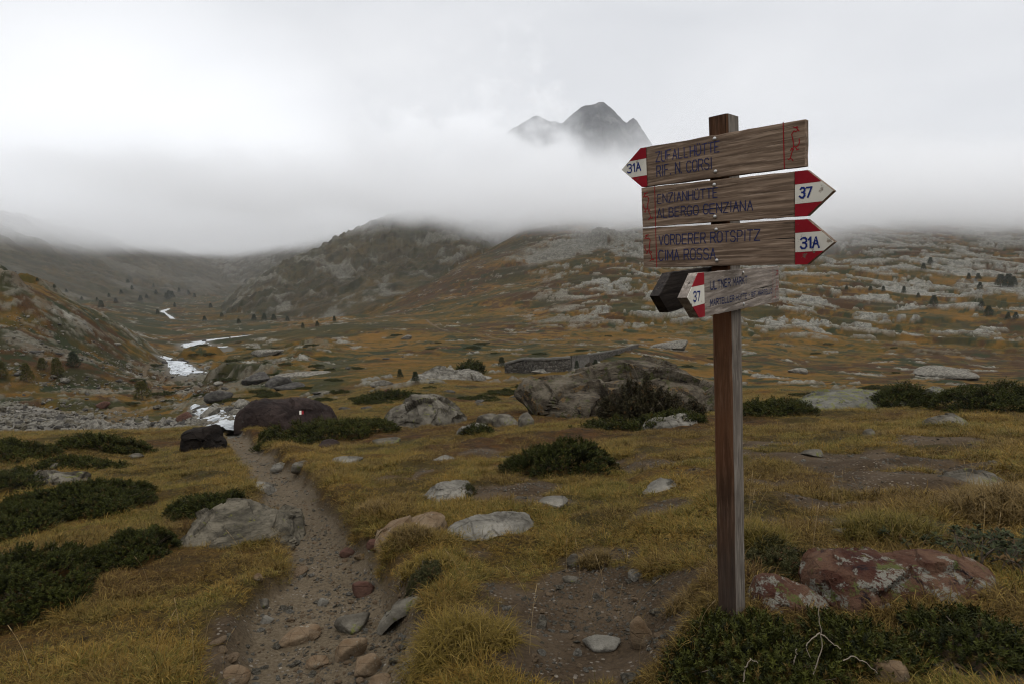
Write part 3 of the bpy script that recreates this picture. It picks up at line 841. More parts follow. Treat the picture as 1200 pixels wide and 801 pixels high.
BT = .026
def clip_poly(poly, y0, y1):
    """the part of a polygon between two heights"""
    def half(pl, y, keep_above):
        out = []
        for i in range(len(pl)):
            a, b = pl[i], pl[(i + 1) % len(pl)]
            ia = (a[1] >= y) == keep_above or a[1] == y; ib = (b[1] >= y) == keep_above or b[1] == y
            if ia: out.append(a)
            if ia != ib:
                t = (y - a[1]) / (b[1] - a[1]); out.append((a[0] + (b[0] - a[0]) * t, y))
        return out
    return half(half(poly, y0, True), y1, False)

def board(label, st, px, mat, lines, nums, emb, bolts, seed, place, faded=False):
    """px: rect corners (shared wood end far/near) and arrow; st maps pixels onto the board's own plane"""
    rng = random.Random(seed)
    q = {k: st(*v) for k, v in px.items()}
    arrow_right = q['tip'][0] > q['eTop'][0]
    sgn = 1 if arrow_right else -1
    # level the outline: the two long edges as measured
    e_s = (q['eTop'][0] + q['eBot'][0]) / 2; b_s = (q['bTop'][0] + q['bBot'][0]) / 2; sh = (q['sTop'][0] + q['sBot'][0]) / 2
    def lerp_t(a, b, s):
        return a[1] + (b[1] - a[1]) * (s - a[0]) / (b[0] - a[0] + 1e-9)
    tT = lambda s: lerp_t(q['eTop'], q['sTop'], s)
    tB = lambda s: lerp_t(q['eBot'], q['sBot'], s)
    wood = [(e_s, tB(e_s)), (b_s, tB(b_s)), (b_s, tT(b_s)), (e_s, tT(e_s))]
    tip = [(b_s, tB(b_s)), (sh, tB(sh)), (q['tip'][0], q['tip'][1]), (sh, tT(sh)), (b_s, tT(b_s))]
    if sgn < 0:
        wood = list(reversed(wood)); tip = list(reversed(tip))
    MW = place
    bo = link_bm('direction_board', plank_bm(wood, BT, rng), [mat], signpost, MW)
    bo['label'] = label
    bm = plank_bm(tip, BT - .002, rng, .0004)
    at = link_bm('arrow_tip', bm, [mat], bo, MW)
    # painted bands, a coat thick
    lo, hi = tB(sh), tT(sh)
    h = hi - lo
    for y0, y1, mt in ((lo, lo + h * .285, PT_RED), (lo + h * .285, lo + h * .715, PT_WHITE), (lo + h * .715, hi, PT_RED)):
        tl = lambda s: 0
        pl = clip_poly(tip, min(y0, lo - .05) if mt is PT_RED and y0 == lo else y0, hi + .05 if y1 == hi else y1)
        c = (sum(p[0] for p in pl) / len(pl), sum(p[1] for p in pl) / len(pl))
        pl = [(c[0] + (p[0] - c[0]) * .975, c[1] + (p[1] - c[1]) * .985) for p in pl]
        b2 = bmesh.new()
        vs_ = [b2.verts.new((*p, .0012)) for p in pl]; f = b2.faces.new(vs_)
        ex = bmesh.ops.extrude_face_region(b2, geom=[f])
        for v in ex['geom']:
            if isinstance(v, bmesh.types.BMVert): v.co.z = .0002
        bmesh.ops.recalc_face_normals(b2, faces=b2.faces)
        link_bm('painted_band', b2, [mt], bo, MW)
    def L(ls):
        return [(t, st(*a), st(*b), (st(*c)[1] - st(*a)[1]), sw) for t, a, b, c, sw in ls]
    for i, ln in enumerate(L(lines)):
        link_bm('lettering', text_bm([ln], rng, .0009), [PT_BLUEF if (faded and i == 0) else PT_BLUE], bo, MW)
    link_bm('route_number', text_bm(L(nums), rng, .0022), [PT_BLUEN], bo, MW)
    (lt, lb), (x0, y0), (x1, y1), flip = emb
    a = st(*lt); b = st(*lb)
    c0 = st(x0, y1); c1 = st(x1, y0)
    link_bm('eagle_emblem', emblem_bm((c0[0], c0[1], c1[0], c1[1]), (b[0], a[0]), b[1], a[1], flip, rng, .0009), [PT_REDL], bo, MW)
    for u, v in bolts:
        s, t = st(u, v)
        b3 = bmesh.new()
        bmesh.ops.create_uvsphere(b3, u_segments=14, v_segments=8, radius=.0062)
        for v_ in b3.verts: v_.co.z *= .55
        bmesh.ops.translate(b3, verts=b3.verts, vec=(s, t, .001))
        link_bm('bolt', b3, [STEEL], bo, MW, True)
    return bo

OFF = BT + .001
MF = frame_mat(Pb + aN * OFF, aB, aU, aN)
fst = lambda u, v: front_st(u, v, OFF)
def z1(x, y): return (700 + x / 2.763, 110 + y / 2.763)
board('top board, red and white tip pointing left', fst,
      dict(tip=(728.2,199.4), sTop=(748.9,174.1), sBot=(754.3,219.3), bTop=z1(159,173), bBot=z1(162,300), eTop=(942.5,140), eBot=(944.7,194.7)), W_BOARD,
      [('ZUFALLH\u00dcTTE', z1(190,222), z1(396,188), z1(190,190), .0036), ('RIF. N. CORSI', z1(193,268), z1(371,243), z1(193,234), .0036)],
      [('31A', z1(99,257), z1(141,249), z1(99,231), .0052)],
      ((z1(602,93), z1(606,243)), z1(613,105), z1(656,222), False), [z1(380,146), z1(383,252)], 11, MF, True)
board('second board, tip pointing right', fst,
      dict(tip=(977.2,223.6), sTop=(946,199.4), sBot=(946,253.3), bTop=z1(638,251), bBot=z1(640,397), eTop=(751.4,220.4), eBot=(752.8,266.3)), W_BOARD,
      [('ENZIANH\u00dcTTE', z1(195,356), z1(390,335), z1(195,327), .0036), ('ALBERGO GENZIANA', z1(195,402), z1(503,377), z1(195,373), .0036)],
      [('37', z1(656,337), z1(692,335), z1(656,306), .0062)],
      ((z1(186,301), z1(189,430)), z1(150,318), z1(180,412), True), [z1(379,295), z1(381,398)], 12, MF)
board('third board, tip pointing right', fst,
      dict(tip=(978,283.7), sTop=(946,256.9), sBot=(946,310.1), bTop=z1(640,406), bBot=z1(640,555), eTop=(752.8,267.8), eBot=(753.9,313.8)), W_BOARD,
      [('VORDERER ROTSPITZ', z1(200,490), z1(526,474), z1(200,459), .0038), ('CIMA ROSSA', z1(200,540), z1(383,534), z1(200,508), .0038)],
      [('31A', z1(659,500), z1(718,497), z1(659,467), .0062)],
      ((z1(189,434), z1(193,562)), z1(155,455), z1(184,545), True), [z1(385,440), z1(387,540)], 13, MF)
# the two boards on the sides of the post point towards the walker
ang = R(-8)
cB = aB; cX = -aN
dX = cX * math.cos(ang) + cB * math.sin(ang)      # along the side boards, away from the walker
dN = np.cross(aU, dX)
if dN.dot(EYE - Pb) < 0: dN = -dN
SO = Pb + aB * (BT + .004) 
dX_ = -np.cross(dN, aU) if np.cross(aU, dN).dot(dX) < 0 else np.cross(aU, dN)
def s4(u, v):
    p = on_plane(u, v, SO, dN) - SO
    return p.dot(dX), p.dot(aU)
def z4(x, y): return (755 + x / 7.06, 300 + y / 7.06)
MS = frame_mat(SO, dX, aU, np.cross(dX, aU))
print('side check', np.cross(dX, aU).dot(dN), {k: s4(*v) for k, v in dict(tip=(804.6,348.9), end=(913,330)).items()})
board('fourth board, greyer, set square to the others and pointing at the walker', s4,
      dict(tip=(804.6,348.9), sTop=(818.3,319.8), sBot=(818,372.7), bTop=(825,319.4), bBot=(825.5,371.6), eTop=(913,312), eBot=(913,353.5)), W_GREY,
      [('ULTNER MARKT', z4(545,278), z4(850,224), z4(545,212), .0046), ('MARTELLER H\u00dcTTE - RIF. MARTELLO', z4(545,415), z4(1055,306), z4(545,365), .0040)],
      [('37', z4(402,377), z4(456,368), z4(402,300), .0050)],
      ((z4(1062,92), z4(1062,395)), z4(1072,115), z4(1108,365), False), [z4(815,140), z4(820,398)], 14, MS)
# the board behind it on the far side of the post, seen from its dark inner face
def build_back_board():
    rng = random.Random(15)
    SO5 = Pb - aB * (PW + .003)
    n5 = dN
    def s5(u, v):
        p = on_plane(u, v, SO5, n5) - SO5
        return p.dot(dX), p.dot(aU)
    tip = s5(*z4(120, 330)); a = s5(*z4(222, 138)); b = s5(*z4(200, 480))
    print('back board', tip, a, b)
    e = .30
    h = (b[1] + .004, a[1])
    poly = [(tip[0], tip[1]), (b[0], h[0]), (e, h[0]), (e, h[1]), (a[0], h[1])]
    M5 = frame_mat(SO5, dX, aU, np.cross(dX, aU))
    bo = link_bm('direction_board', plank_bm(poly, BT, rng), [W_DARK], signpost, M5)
    bo['label'] = 'fifth board on the far side of the post, dark inner face showing'
build_back_board()

# ------------------------------------------------------------------ rocks
FOOT = []          # footprints where no grass tuft is planted: x, y, rx, ry, rot
def rock_material(name, c1, c2, dark, lichen=None, lich=.0, strata=(0, 0, 0), ssc=3.0, sc=1.0, lich2=None, bumpd=.03, crack=.5):
    M = MT(name)
    v = M.mapv((sc, sc, sc))
    vs_ = M.mapv((sc, sc, sc * ssc), strata)
    a = M.noise(2.2, 8, .65, vs_); b = M.noise(9, 6, .7, v); f = M.noise(48, 4, .7, v)
    c = M.mix(M.rng(a, .36, .64), c1, c2)
    c = M.mix(M.rng(b, .52, .72), c, M.mix(.6, c, dark))
    c = M.mix(M.rng(M.noise(3.4, 6, .75, vs_, dist=.6), .57, .66), c, dark)
    cr = M.voro(2.6, M.mapv((sc, sc, sc * ssc), strata), 'DISTANCE_TO_EDGE')
    wv = M.noise(3.0, 5, .7, vs_)
    crk = M.rng(M.math('ADD', cr, M.math('MULTIPLY', wv, .10)), .035, .075, 1, 0)
    c = M.mix(M.math('MULTIPLY', crk, crack), c, tuple(q * .35 for q in dark))
    if lichen:
        l = M.math('MULTIPLY', M.rng(M.noise(6.5, 5, .7, v), .60 - lich, .66 - lich), M.rng(f, .38, .52))
        c = M.mix(l, c, lichen)
    if lich2:
        l = M.math('MULTIPLY', M.rng(M.noise(5.1, 5, .7, M.mapv((sc, sc, sc), (1, 2, 3))), .57, .63), M.rng(f, .36, .5))
        c = M.mix(l, c, lich2)
    c = M.mix(M.math('MULTIPLY', M.rng(f, .35, .65), .35), c, M.mix(.5, c, (.02, .018, .015)))
    M.col(c)
    h = M.math('ADD', M.math('MULTIPLY', a, 1.0), M.math('MULTIPLY', b, .6)); h = M.math('ADD', h, M.math('MULTIPLY', f, .22))
    h = M.math('SUBTRACT', h, M.math('MULTIPLY', crk, .5 * crack))
    M.bump(h, .9, bumpd)
    return M.m
GREY = rock_material('grey_gneiss', (.044, .037, .027), (.140, .124, .096), (.022, .019, .015), (.115, .115, .035), .02, (.25, .2, 0), 1.6)
PALE = rock_material('pale_gneiss', (.085, .077, .062), (.20, .183, .150), (.042, .034, .025), None, 0, (.1, .2, 0), 1.8)
SLAB = rock_material('layered_slab', (.040, .035, .025), (.140, .120, .086), (.016, .013, .009), (.11, .11, .018), -.01, (0.10, -.30, 0), 7.0, 1.5, None, .035, .25)
BIGR = rock_material('big_boulder_rock', (.032, .024, .016), (.125, .104, .074), (.011, .010, .008), (.045, .048, .014), .05, (.3, .25, 0), 2.6, .55, (.11, .068, .028), .16, .3)
DARKR = rock_material('dark_red_boulder', (0.0158, 0.0108, 0.0094), (0.0396, 0.0274, 0.0230), (0.0072, 0.0058, 0.0050), (0.0936, 0.0864, 0.0720), -.03, (.2, .1, 0), 2.0, .6, None, .06, .4)
BLACKR = rock_material('black_rock', (0.0072, 0.0058, 0.0050), (0.0187, 0.0144, 0.0115), (0.0036, 0.0029, 0.0025), None, 0, (0, 1.4, 0), 3.0, 1.0, None, .05, .8)
REDR = rock_material('rust_red_rock', (.040, .014, .009), (.098, .054, .033), (.013, .009, .010), (.165, .155, .125), .09, (.3, .5, 0), 2.0, 2.0, (.07, .075, .022), .035, .2)
ORNR = rock_material('ochre_rock', (0.1044, 0.0662, 0.0360), (0.1584, 0.1152, 0.0720), (0.0432, 0.0274, 0.0173), (0.2160, 0.2016, 0.1584), 0, (.2, 0, 0), 2.0, 2.6, None, .012, .4)
PURR = rock_material('purple_brown_rock', (0.0612, 0.0288, 0.0202), (0.1008, 0.0562, 0.0396), (0.0252, 0.0144, 0.0115), None, 0, (.2, 0, 0), 2.0, 2.6, None, .012, .4)
LICH = rock_material('lichen_rock', (0.0720, 0.0684, 0.0562), (0.1260, 0.1188, 0.0972), (0.0252, 0.0230, 0.0180), (0.1152, 0.1152, 0.0288), .09, (.25, -.3, 0), 3.0, .8, None, .04, .6)
WET = rock_material('stream_rock', (0.0360, 0.0331, 0.0288), (0.0864, 0.0792, 0.0684), (0.0216, 0.0202, 0.0173), None, 0, (.2, .2, 0), 2.0, .8, None, .05, .5)

def facet(p, k, seed, amp):
    """broken faces: every cell of a scatter of points has its own tilted plane"""
    rng = np.random.RandomState(seed)
    lo = p.min(0) - .05; hi = p.max(0) + .05
    S = lo + rng.rand(k, 3) * (hi - lo)
    N = rng.randn(k, 3); N /= np.linalg.norm(N, axis=1, keepdims=True)
    q = p + 0.06 * (hi - lo).mean() * np.stack([vn3(p * 4 / (hi - lo).mean() + s, seed + s) for s in (1, 2, 3)], 1)
    d = ((q[:, None, :] - S[None]) ** 2).sum(2)
    i = d.argmin(1)
    return amp * np.clip((N[i] * (p - S[i])).sum(1) / (hi - lo).mean() * 3, -1, 1) + amp * .5 * rng.uniform(-1, 1, k)[i]
def prof_rock(name, label, top, base, depth, mat, seed, cat='rock', facets=26, amp=.07, group=None, sink=.25, sharp=2.4, front=.5, rough=1.0, nx=150, nt=84):
    """a boulder whose crest follows the outline seen in the photograph; it has its own place, size and thickness"""
    A = hit(*base[0]); B = hit(*base[1])
    ex = np.array((B[0] - A[0], B[1] - A[1], 0)); Lb = np.linalg.norm(ex); ex /= Lb
    ey = np.array((-ex[1], ex[0], 0))
    if ey[1] < 0: ey = -ey
    C = A + ey * depth * front
    pts = []
    for u, v in top:
        p = on_plane(u, v, C, ey)
        pts.append(((p - C).dot(ex), p[2]))
    pts = np.array(pts)
    s = np.linspace(0, 1, nx)
    xs = pts[0, 0] + (pts[-1, 0] - pts[0, 0]) * s
    zt = np.interp(xs, pts[:, 0], pts[:, 1])
    k = np.array([.25, .5, .25]); zt[1:-1] = np.convolve(zt, k, 'valid')
    gx = C[0] + ex[0] * xs; gy = C[1] + ex[1] * xs
    zg = ground_z(gx, gy)
    h = np.maximum(zt - zg, 0.0)
    hm = h.max()
    w = (h / hm)
    prof = depth * (front if True else .5) * (.30 + .70 * np.clip(w, 0, 1) ** .45) * np.clip(np.minimum(s, 1 - s) * 9, 0, 1) ** .5
    th = np.linspace(0, math.pi, nt)
    ct = np.sign(np.cos(th)) * np.abs(np.cos(th)) ** (2 / sharp); st = np.sin(th) ** (2 / sharp)
    bot = zg - sink * (hm * .5 + .15) - .03
    Pn = np.zeros((nx, nt, 3))
    for j in range(nt):
        yo = -ct[j] * prof * (1.0 if ct[j] > 0 else (1 - front) / front)
        Pn[:, j, 0] = gx + ey[0] * yo; Pn[:, j, 1] = gy + ey[1] * yo
        Pn[:, j, 2] = bot + (zg + h - bot) * st[j]
    p = Pn.reshape(-1, 3)
    # normals of the plain form, then broken surface along them
    du = np.gradient(Pn, axis=0); dv = np.gradient(Pn, axis=1)
    n = np.cross(du, dv).reshape(-1, 3); n /= np.linalg.norm(n, axis=1, keepdims=True) + 1e-9
    c = p.mean(0); flip = np.sign((n * (p - c)).sum(1).mean()); n *= flip
    size = max(hm, depth * .5)
    loc = p - c
    d = facet(loc, facets, seed, amp * size * 1.9) + facet(loc, facets * 4, seed + 9, amp * size * .75)
    d += rough * (.05 * size * fbm3(loc / size * 2.2, 5, seed, .55) + .03 * size * np.abs(fbm3(loc / size * 5 * np.array((1, 1, 2.2)), 4, seed + 3, .6)))
    edge = np.clip((p[:, 2] - np.repeat(zg, nt)) / (.25 * hm + 1e-6), .25, 1)
    p = p + n * (d * edge)[:, None]
    i0 = (np.arange(nx - 1)[:, None] * nt + np.arange(nt - 1)[None]).ravel()
    F = np.stack([i0, i0 + 1, i0 + nt + 1, i0 + nt], 1)
    if flip > 0: F = F
    base_loc = np.array((gx.mean(), gy.mean(), zg.mean()))
    V = p
    fl = np.stack([i0, i0 + nt, i0 + nt + 1, i0 + 1], 1)
    nn = np.cross(V[F[:, 1]] - V[F[:, 0]], V[F[:, 3]] - V[F[:, 0]]); cc = V[F].mean(1) - c
    if (nn * cc).sum(1).mean() < 0: F = fl
    o = mesh_obj(name, V, F, mat, loc=base_loc)
    try:
        o.data.set_sharp_from_angle(angle=R(30))
    except Exception:
        pass
    tag(o, label, cat, group)
    FOOT.append((gx.mean(), gy.mean(), (xs[-1] - xs[0]) * .46, depth * .42, math.atan2(ex[1], ex[0])))
    return o
def ball_rock(sz, seed, nplanes=16, sub=4, rough=.05, flat=.0):
    bm = bmesh.new(); bmesh.ops.create_icosphere(bm, subdivisions=sub, radius=1)
    D = np.array([v.co[:] for v in bm.verts]); F = np.array([[v.index for v in f.verts] for f in bm.faces]); bm.free()
    rng = np.random.RandomState(seed)
    N = rng.randn(nplanes, 3); N /= np.linalg.norm(N, axis=1, keepdims=True)
    dist = rng.uniform(.62, 1.0, nplanes)
    dot = np.maximum(D @ N.T, 1e-3)
    q = dist[None] / dot
    r = np.minimum(q.min(1), 1.15)
    k = 14.0
    r = -np.log(np.exp(-k * q).sum(1) + math.exp(-k * 1.15)) / k
    r = r + rough * fbm3(D * 2.6, 4, seed, .6) + rough * .6 * np.abs(fbm3(D * 6, 3, seed + 5))
    return D * r[:, None] * np.array(sz)[None], F
def stone(name, label, u, v, wpx, hpx, mat, seed, cat='stone', group=None, dratio=.8, sub=4, sinkf=.35, rot=0.0):
    """u, v: where its foot meets the ground"""
    p = hit(u, v); d = depth_of(p)
    a = wpx * .5 * d / FPX; h = hpx * d / FPX
    V, F = ball_rock((a * 1.12, a * dratio * 1.1, h * .72), seed, sub=sub)
    yaw = math.atan2(p[0], p[1])
    c, s = math.cos(-yaw + rot), math.sin(-yaw + rot)
    V = np.stack([V[:, 0] * c - V[:, 1] * s, V[:, 0] * s + V[:, 1] * c, V[:, 2]], 1)
    fw = np.array((p[0], p[1])) / np.hypot(p[0], p[1])
    q = np.array((p[0] + fw[0] * a * dratio * .7, p[1] + fw[1] * a * dratio * .7, 0))
    q[2] = gz(q[0], q[1]) + h * (.5 - sinkf)
    o = mesh_obj(name, V + q, F, mat, loc=q)
    try: o.data.set_sharp_from_angle(angle=R(32))
    except Exception: pass
    tag(o, label, cat, group)
    FOOT.append((q[0], q[1], a * .8, a * dratio * .8, -yaw))
    return o

big = prof_rock('boulder', 'huge grey-brown boulder with a bush growing against its front', [(627,488),(629,470),(636,460),(648,454),(662,450),(682,446),(702,443),(722,439),(738,433),(755,430),(772,430),(786,434),(797,441),(812,445),(823,453),(830,464),(833,478)],
          [(634,494), (832,483)], 4.2, BIGR, 3, 'boulder', 34, .085, sharp=3.2)
red = prof_rock('boulder', 'dark reddish boulder with a painted trail mark beside the path', [(292,505),(293,489),(298,478),(307,470),(320,466),(335,465),(350,465),(362,468),(370,476),(374,494)],
          [(294,508), (371,500)], 2.3, DARKR, 5, 'boulder', 18, .022, sharp=2.5)
def trail_mark():
    # two brush strokes of paint on the boulder's face
    deps = bpy.context.evaluated_depsgraph_get(); deps.update()
    inv = red.matrix_basis.inverted()
    for nm, u0, u1, v0, v1, mt in (('painted_trail_mark', 353.4, 355.8, 480.5, 484.8, PT_RED), ('painted_trail_mark', 350.8, 353.2, 480.7, 485.2, PT_WHITE)):
        n = 5; g = {}
        b2 = bmesh.new()
        for i in range(n):
            for j in range(n):
                u = u0 + (u1 - u0) * i / (n - 1); v = v0 + (v1 - v0) * j / (n - 1)
                d = Vector(ray(u, v)); o_ = Vector(EYE)
                ok, loc, nr, _ = red.ray_cast(inv @ o_, (inv.to_3x3() @ d).normalized())
                if not ok: return
                g[i, j] = b2.verts.new(loc - d.normalized() * .02)
        for i in range(n - 1):
            for j in range(n - 1):
                b2.faces.new((g[i, j], g[i, j + 1], g[i + 1, j + 1], g[i + 1, j]))
        me = bpy.data.meshes.new(nm); b2.to_mesh(me); b2.free(); me.materials.append(mt)
        o = bpy.data.objects.new(nm, me); COL.objects.link(o); o.parent = red
        o['label'] = 'red stripe' if mt is PT_RED else 'white stripe'
trail_mark()
prof_rock('rock', 'black upright rock block, like a stump, left of the path', [(219,528),(220,505),(224,501),(234,499.5),(247,498.5),(251,504),(254,512),(260,520),(263,526)], [(220,530), (262,526)], .8, BLACKR, 8, 'rock', 10, .05, sharp=4.5, nx=90, nt=60)
prof_rock('rock', 'grey pyramid-shaped rock with a grassy mound behind it', [(464,496),(468,487),(475,477),(483,469),(490,465.5),(505,464.5),(513,469),(522,478),(534,485),(552,491)], [(467,501), (552,494)], 2.0, GREY, 12, 'rock', 22, .07)
prof_rock('rock', 'small pale-topped rock with a low juniper growing over its right side', [(544,507),(546,497),(551,495),(562,495),(567,500),(568,507)], [(545,509), (568,509)], .6, PALE, 14, 'rock', 10, .06, nx=60, nt=44)
prof_rock('rock', 'long layered grey slab rising beside the left edge of the path', [(202,640),(212,630),(225,618),(240,608),(256,600),(272,595),(286,594),(302,596),(318,598),(334,602),(346,608),(354,618),(360,630),(364,644)], [(208,650), (362,652)], 1.05, SLAB, 17, 'rock', 20, .05, sharp=2.0, front=.6)
prof_rock('rock', 'grey rock half hidden in the dark junipers at the left', [(36,572),(40,562),(47,555),(58,553),(75,553),(90,554),(99,558)], [(39,574), (98,566)], .8, GREY, 19, 'rock', 16, .06)
prof_rock('rock', 'rounded grey rock lying in the turf between path and signpost', [(487,589),(493,582),(504,575),(516,571),(531,569),(545,571),(553,578),(556,586)], [(490,591), (554,589)], .6, PALE, 23, 'rock', 16, .05)
prof_rock('rock', 'flat pale slab sunk in the turf in front of the rounded grey rock', [(524,634),(531,623),(545,613),(562,607),(580,603),(600,600),(614,601),(621,611)], [(525,644), (620,623)], .38, PALE, 29, 'rock', 14, .05, sharp=3.0, front=.62)
prof_rock('rock', 'pale rock edge capped by a grass tussock at the right path edge', [(444,650),(446,632),(451,620),(460,614),(475,611),(492,610),(505,618)], [(446,655), (503,640)], .5, ORNR, 31, 'rock', 12, .06)
prof_rock('rock', 'low grey bank rock under the big shaggy tussock', [(452,742),(458,722),(467,708),(480,699),(496,697),(508,706)], [(456,748), (506,728)], .28, GREY, 33, 'rock', 10, .06)
prof_rock('boulder', 'large rust-red boulder streaked with pale lichen, right of the post', [(938,690),(944,662),(954,650),(972,645),(998,645),(1024,647),(1042,650),(1056,649),(1080,652),(1105,655),(1124,660),(1141,664),(1153,670),(1164,678),(1174,698)], [(944,720), (1172,722)], .46, REDR, 37, 'boulder', 26, .075, sharp=2.4, front=.62)
prof_rock('rock', 'flat pinkish slab leaning against the rust-red boulder near the post', [(872,706),(878,690),(886,676),(897,673),(910,674),(928,679),(946,686),(962,698),(980,712)], [(874,716), (978,726)], .24, REDR, 41, 'rock', 14, .05, front=.6)
prof_rock('boulder', 'broad grey boulder blotched with yellow lichen at the plateau edge', [(936,485),(942,477),(955,468),(968,461),(984,458),(996,461),(1004,464),(1014,458),(1026,454.5),(1036,456),(1042,470)], [(940,488), (1040,478)], 1.8, LICH, 43, 'boulder', 20, .06)
prof_rock('rock', 'rounded lichen-covered rock between the two dark junipers on the right', [(1080,466),(1086,456),(1094,452),(1103,453),(1108,459),(1110,468)], [(1081,472), (1109,472)], 1.0, LICH, 47, 'rock', 12, .05, nx=70, nt=50)
prof_rock('rock', 'flat brown rock in the dry grass below the right-hand junipers', [(1078,497),(1088,489),(1100,486.5),(1115,487),(1126,493),(1132,497)], [(1080,499), (1130,499)], .7, GREY, 51, 'rock', 12, .05, nx=80, nt=50)
prof_rock('rock', 'low pale rock in front of the huge boulder, left of the post', [(757,500),(763,491),(775,487.5),(792,487),(806,490),(818,497)], [(760,503), (816,501)], .8, PALE, 53, 'rock', 12, .05, nx=80, nt=50)
prof_rock('rock', 'flat stone slab lying in the turf just left of the post', [(754,578),(760,569),(772,566),(786,567),(796,571),(800,577)], [(756,580), (798,579)], .42, PALE, 57, 'rock', 12, .05, nx=80, nt=50)
prof_rock('rock', 'long flat brown rock on bare soil in the far right turf', [(1096,570),(1106,560),(1125,556),(1146,556),(1164,559),(1180,567)], [(1098,573), (1180,573)], .5, GREY, 59, 'rock', 12, .05, nx=80, nt=50)
prof_rock('rock', 'small tilted rock set in the left path edge behind the layered slab', [(286,578),(290,570),(300,566),(310,567),(316,574)], [(288,580), (314,579)], .4, PALE, 61, 'rock', 10, .06, nx=60, nt=44)
prof_rock('rock', 'pale cleft outcrop in the golden meadow behind the pyramid-shaped rock', [(505,450),(508,441),(514,434),(524,435),(532,433),(541,432),(544,438),(556,435),(562,438),(552,445),(540,450)], [(507,452), (558,447)], 7.0, PALE, 63, 'rock', 24, .11, nx=110, nt=60)
for i, (u, v, w, h, mt, lb) in enumerate([
    (685 + 20, 762, 42, 16, PALE, 'pale flat stone lying on the bare soil left of the post'),
    (1048, 801, 34, 28, ORNR, 'rounded ochre stone at the foot of the foreground juniper'),
    (1027, 790, 16, 20, ORNR, 'small upright ochre stone behind the rounded one'),
    (409, 771, 36, 28, ORNR, 'rounded brown stone in the path just below the grey split stone'),
    (415, 740, 40, 20, GREY, 'grey split stone in the path with lichen on its face'),
    (429, 790, 34, 24, ORNR, 'brown stone near the right path edge, nearest to the shaggy tussock'),
    (353, 753, 50, 13, ORNR, 'long flat ochre stone embedded across the path'),
    (370, 783, 26, 15, ORNR, 'pale ochre stone near the lower middle of the path'),
    (276, 801, 38, 16, ORNR, 'ochre stone at the lower left corner of the path'),
    (426, 697, 24, 20, PURR, 'pinkish stone at the right path edge above the grey split stone'),
    (441, 645, 18, 14, PURR, 'reddish stone under the tussock bank at the right path edge'),
    (407, 652, 18, 11, PURR, 'brown stone beside the reddish one in the path'),
    (304, 681, 11, 9, ORNR, 'small orange stone at the left path edge below the slab'),
    (378, 709, 13, 9, PALE, 'small white stone in the middle of the path'),
    (310, 712, 13, 9, GREY, 'small bluish grey stone at the left of the path'),
    (313, 730, 16, 9, PALE, 'pale stone just below the small bluish grey one'),
    (480, 787, 16, 12, PALE, 'pale stone on the soil under the shaggy tussock'),
    (446, 803, 28, 12, ORNR, 'flat ochre stone at the bottom edge between path and shaggy tussock'),
    (990, 629, 26, 14, PALE, 'pale stone in the grass right of the post'),
    (1018, 511, 15, 9, GREY, 'small grey stone standing out on the right-hand turf'),
    (953, 534, 24, 8, GREY, 'low grey stone on the soil patch right of the post'),
    (386, 524, 22, 11, DARKR, 'dark stone in the turf below the juniper by the reddish boulder'),
    (351, 553, 20, 13, GREY, 'grey stone at the right path edge'),
    (329, 551, 24, 10, PALE, 'pale flat stone at the right path edge beside the grey one'),
    (404, 544, 40, 9, PALE, 'low flat rock in the turf right of the upper path'),
    (452, 520, 30, 8, GREY, 'low grey rock in the turf below the pyramid-shaped rock'),
    (520, 540, 26, 8, PALE, 'flat rock flush with the turf left of the near juniper'),
    (648, 592, 40, 7, PALE, 'thin flat rock flush with the bare soil below the near juniper'),
    (672, 663, 16, 16, GREY, 'upright grey stone at the soil edge by the straw-coloured tuft'),
    (668, 682, 16, 10, GREY, 'small grey stone below the straw-coloured tuft'),
    (752, 757, 26, 34, ORNR, 'ochre stone half hidden at the left end of the foreground juniper'),
    (590, 499, 34, 16, GREY, 'grey rock in a line of low rocks left of the huge boulder'),
    (572, 497, 26, 12, GREY, 'lower grey rock at the left end of the line by the huge boulder'),
    (616, 500, 22, 18, GREY, 'pointed rock beside the left foot of the huge boulder'),
    (70, 611, 12, 7, PALE, 'small pale stone among the left junipers'),
    (64, 549, 12, 7, GREY, 'small grey stone in the left-hand turf'),
    (160, 537, 14, 6, GREY, 'low grey stone in the left-hand turf nearer the path'),
    (120, 478, 14, 8, PURR, 'dark brown boulder on the far stream bank'),
    (218, 492, 16, 10, PURR, 'rounded purple-brown boulder on the left bank of the stream'),
    (258, 470, 30, 12, WET, 'brown boulder beside the upper rapids of the stream'),
    (302, 450, 34, 14, WET, 'dark rock cluster front beyond the reddish boulder'),
    (325, 452, 26, 14, WET, 'dark broken rock above the reddish boulder'),
    (355, 440, 60, 7, PALE, 'long pale slab in the meadow above the reddish boulder'),
    (338, 456, 30, 8, WET, 'low dark rock just above the reddish boulder'),
    (380, 462, 22, 6, GREY, 'low rock in the meadow right of the reddish boulder'),
    (635, 437, 24, 5, PALE, 'flat pale rock at the foot of the stone wall'),
    (567, 444, 18, 4, PALE, 'flat pale rock right of the cleft outcrop'),
    (476, 398, 14, 5, PALE, 'pale rock on the orange slope above the meadow'),
    (788, 408, 40, 12, PALE, 'pale outcrop beyond the end of the stone wall'),
    (313, 416, 34, 7, PALE, 'pale outcrop in the meadow right of the far stream bends'),
    (448, 452, 22, 9, PALE, 'pale rock on the heathery rise left of the cleft outcrop'),
    (455, 462, 16, 7, PURR, 'brown rock on the heathery rise'),
    (1100, 440, 60, 12, PALE, 'pale slab at the foot of the right-hand slope'),
    (938, 436, 22, 7, PALE, 'pale slab low on the slope right of the post'),
  ]):
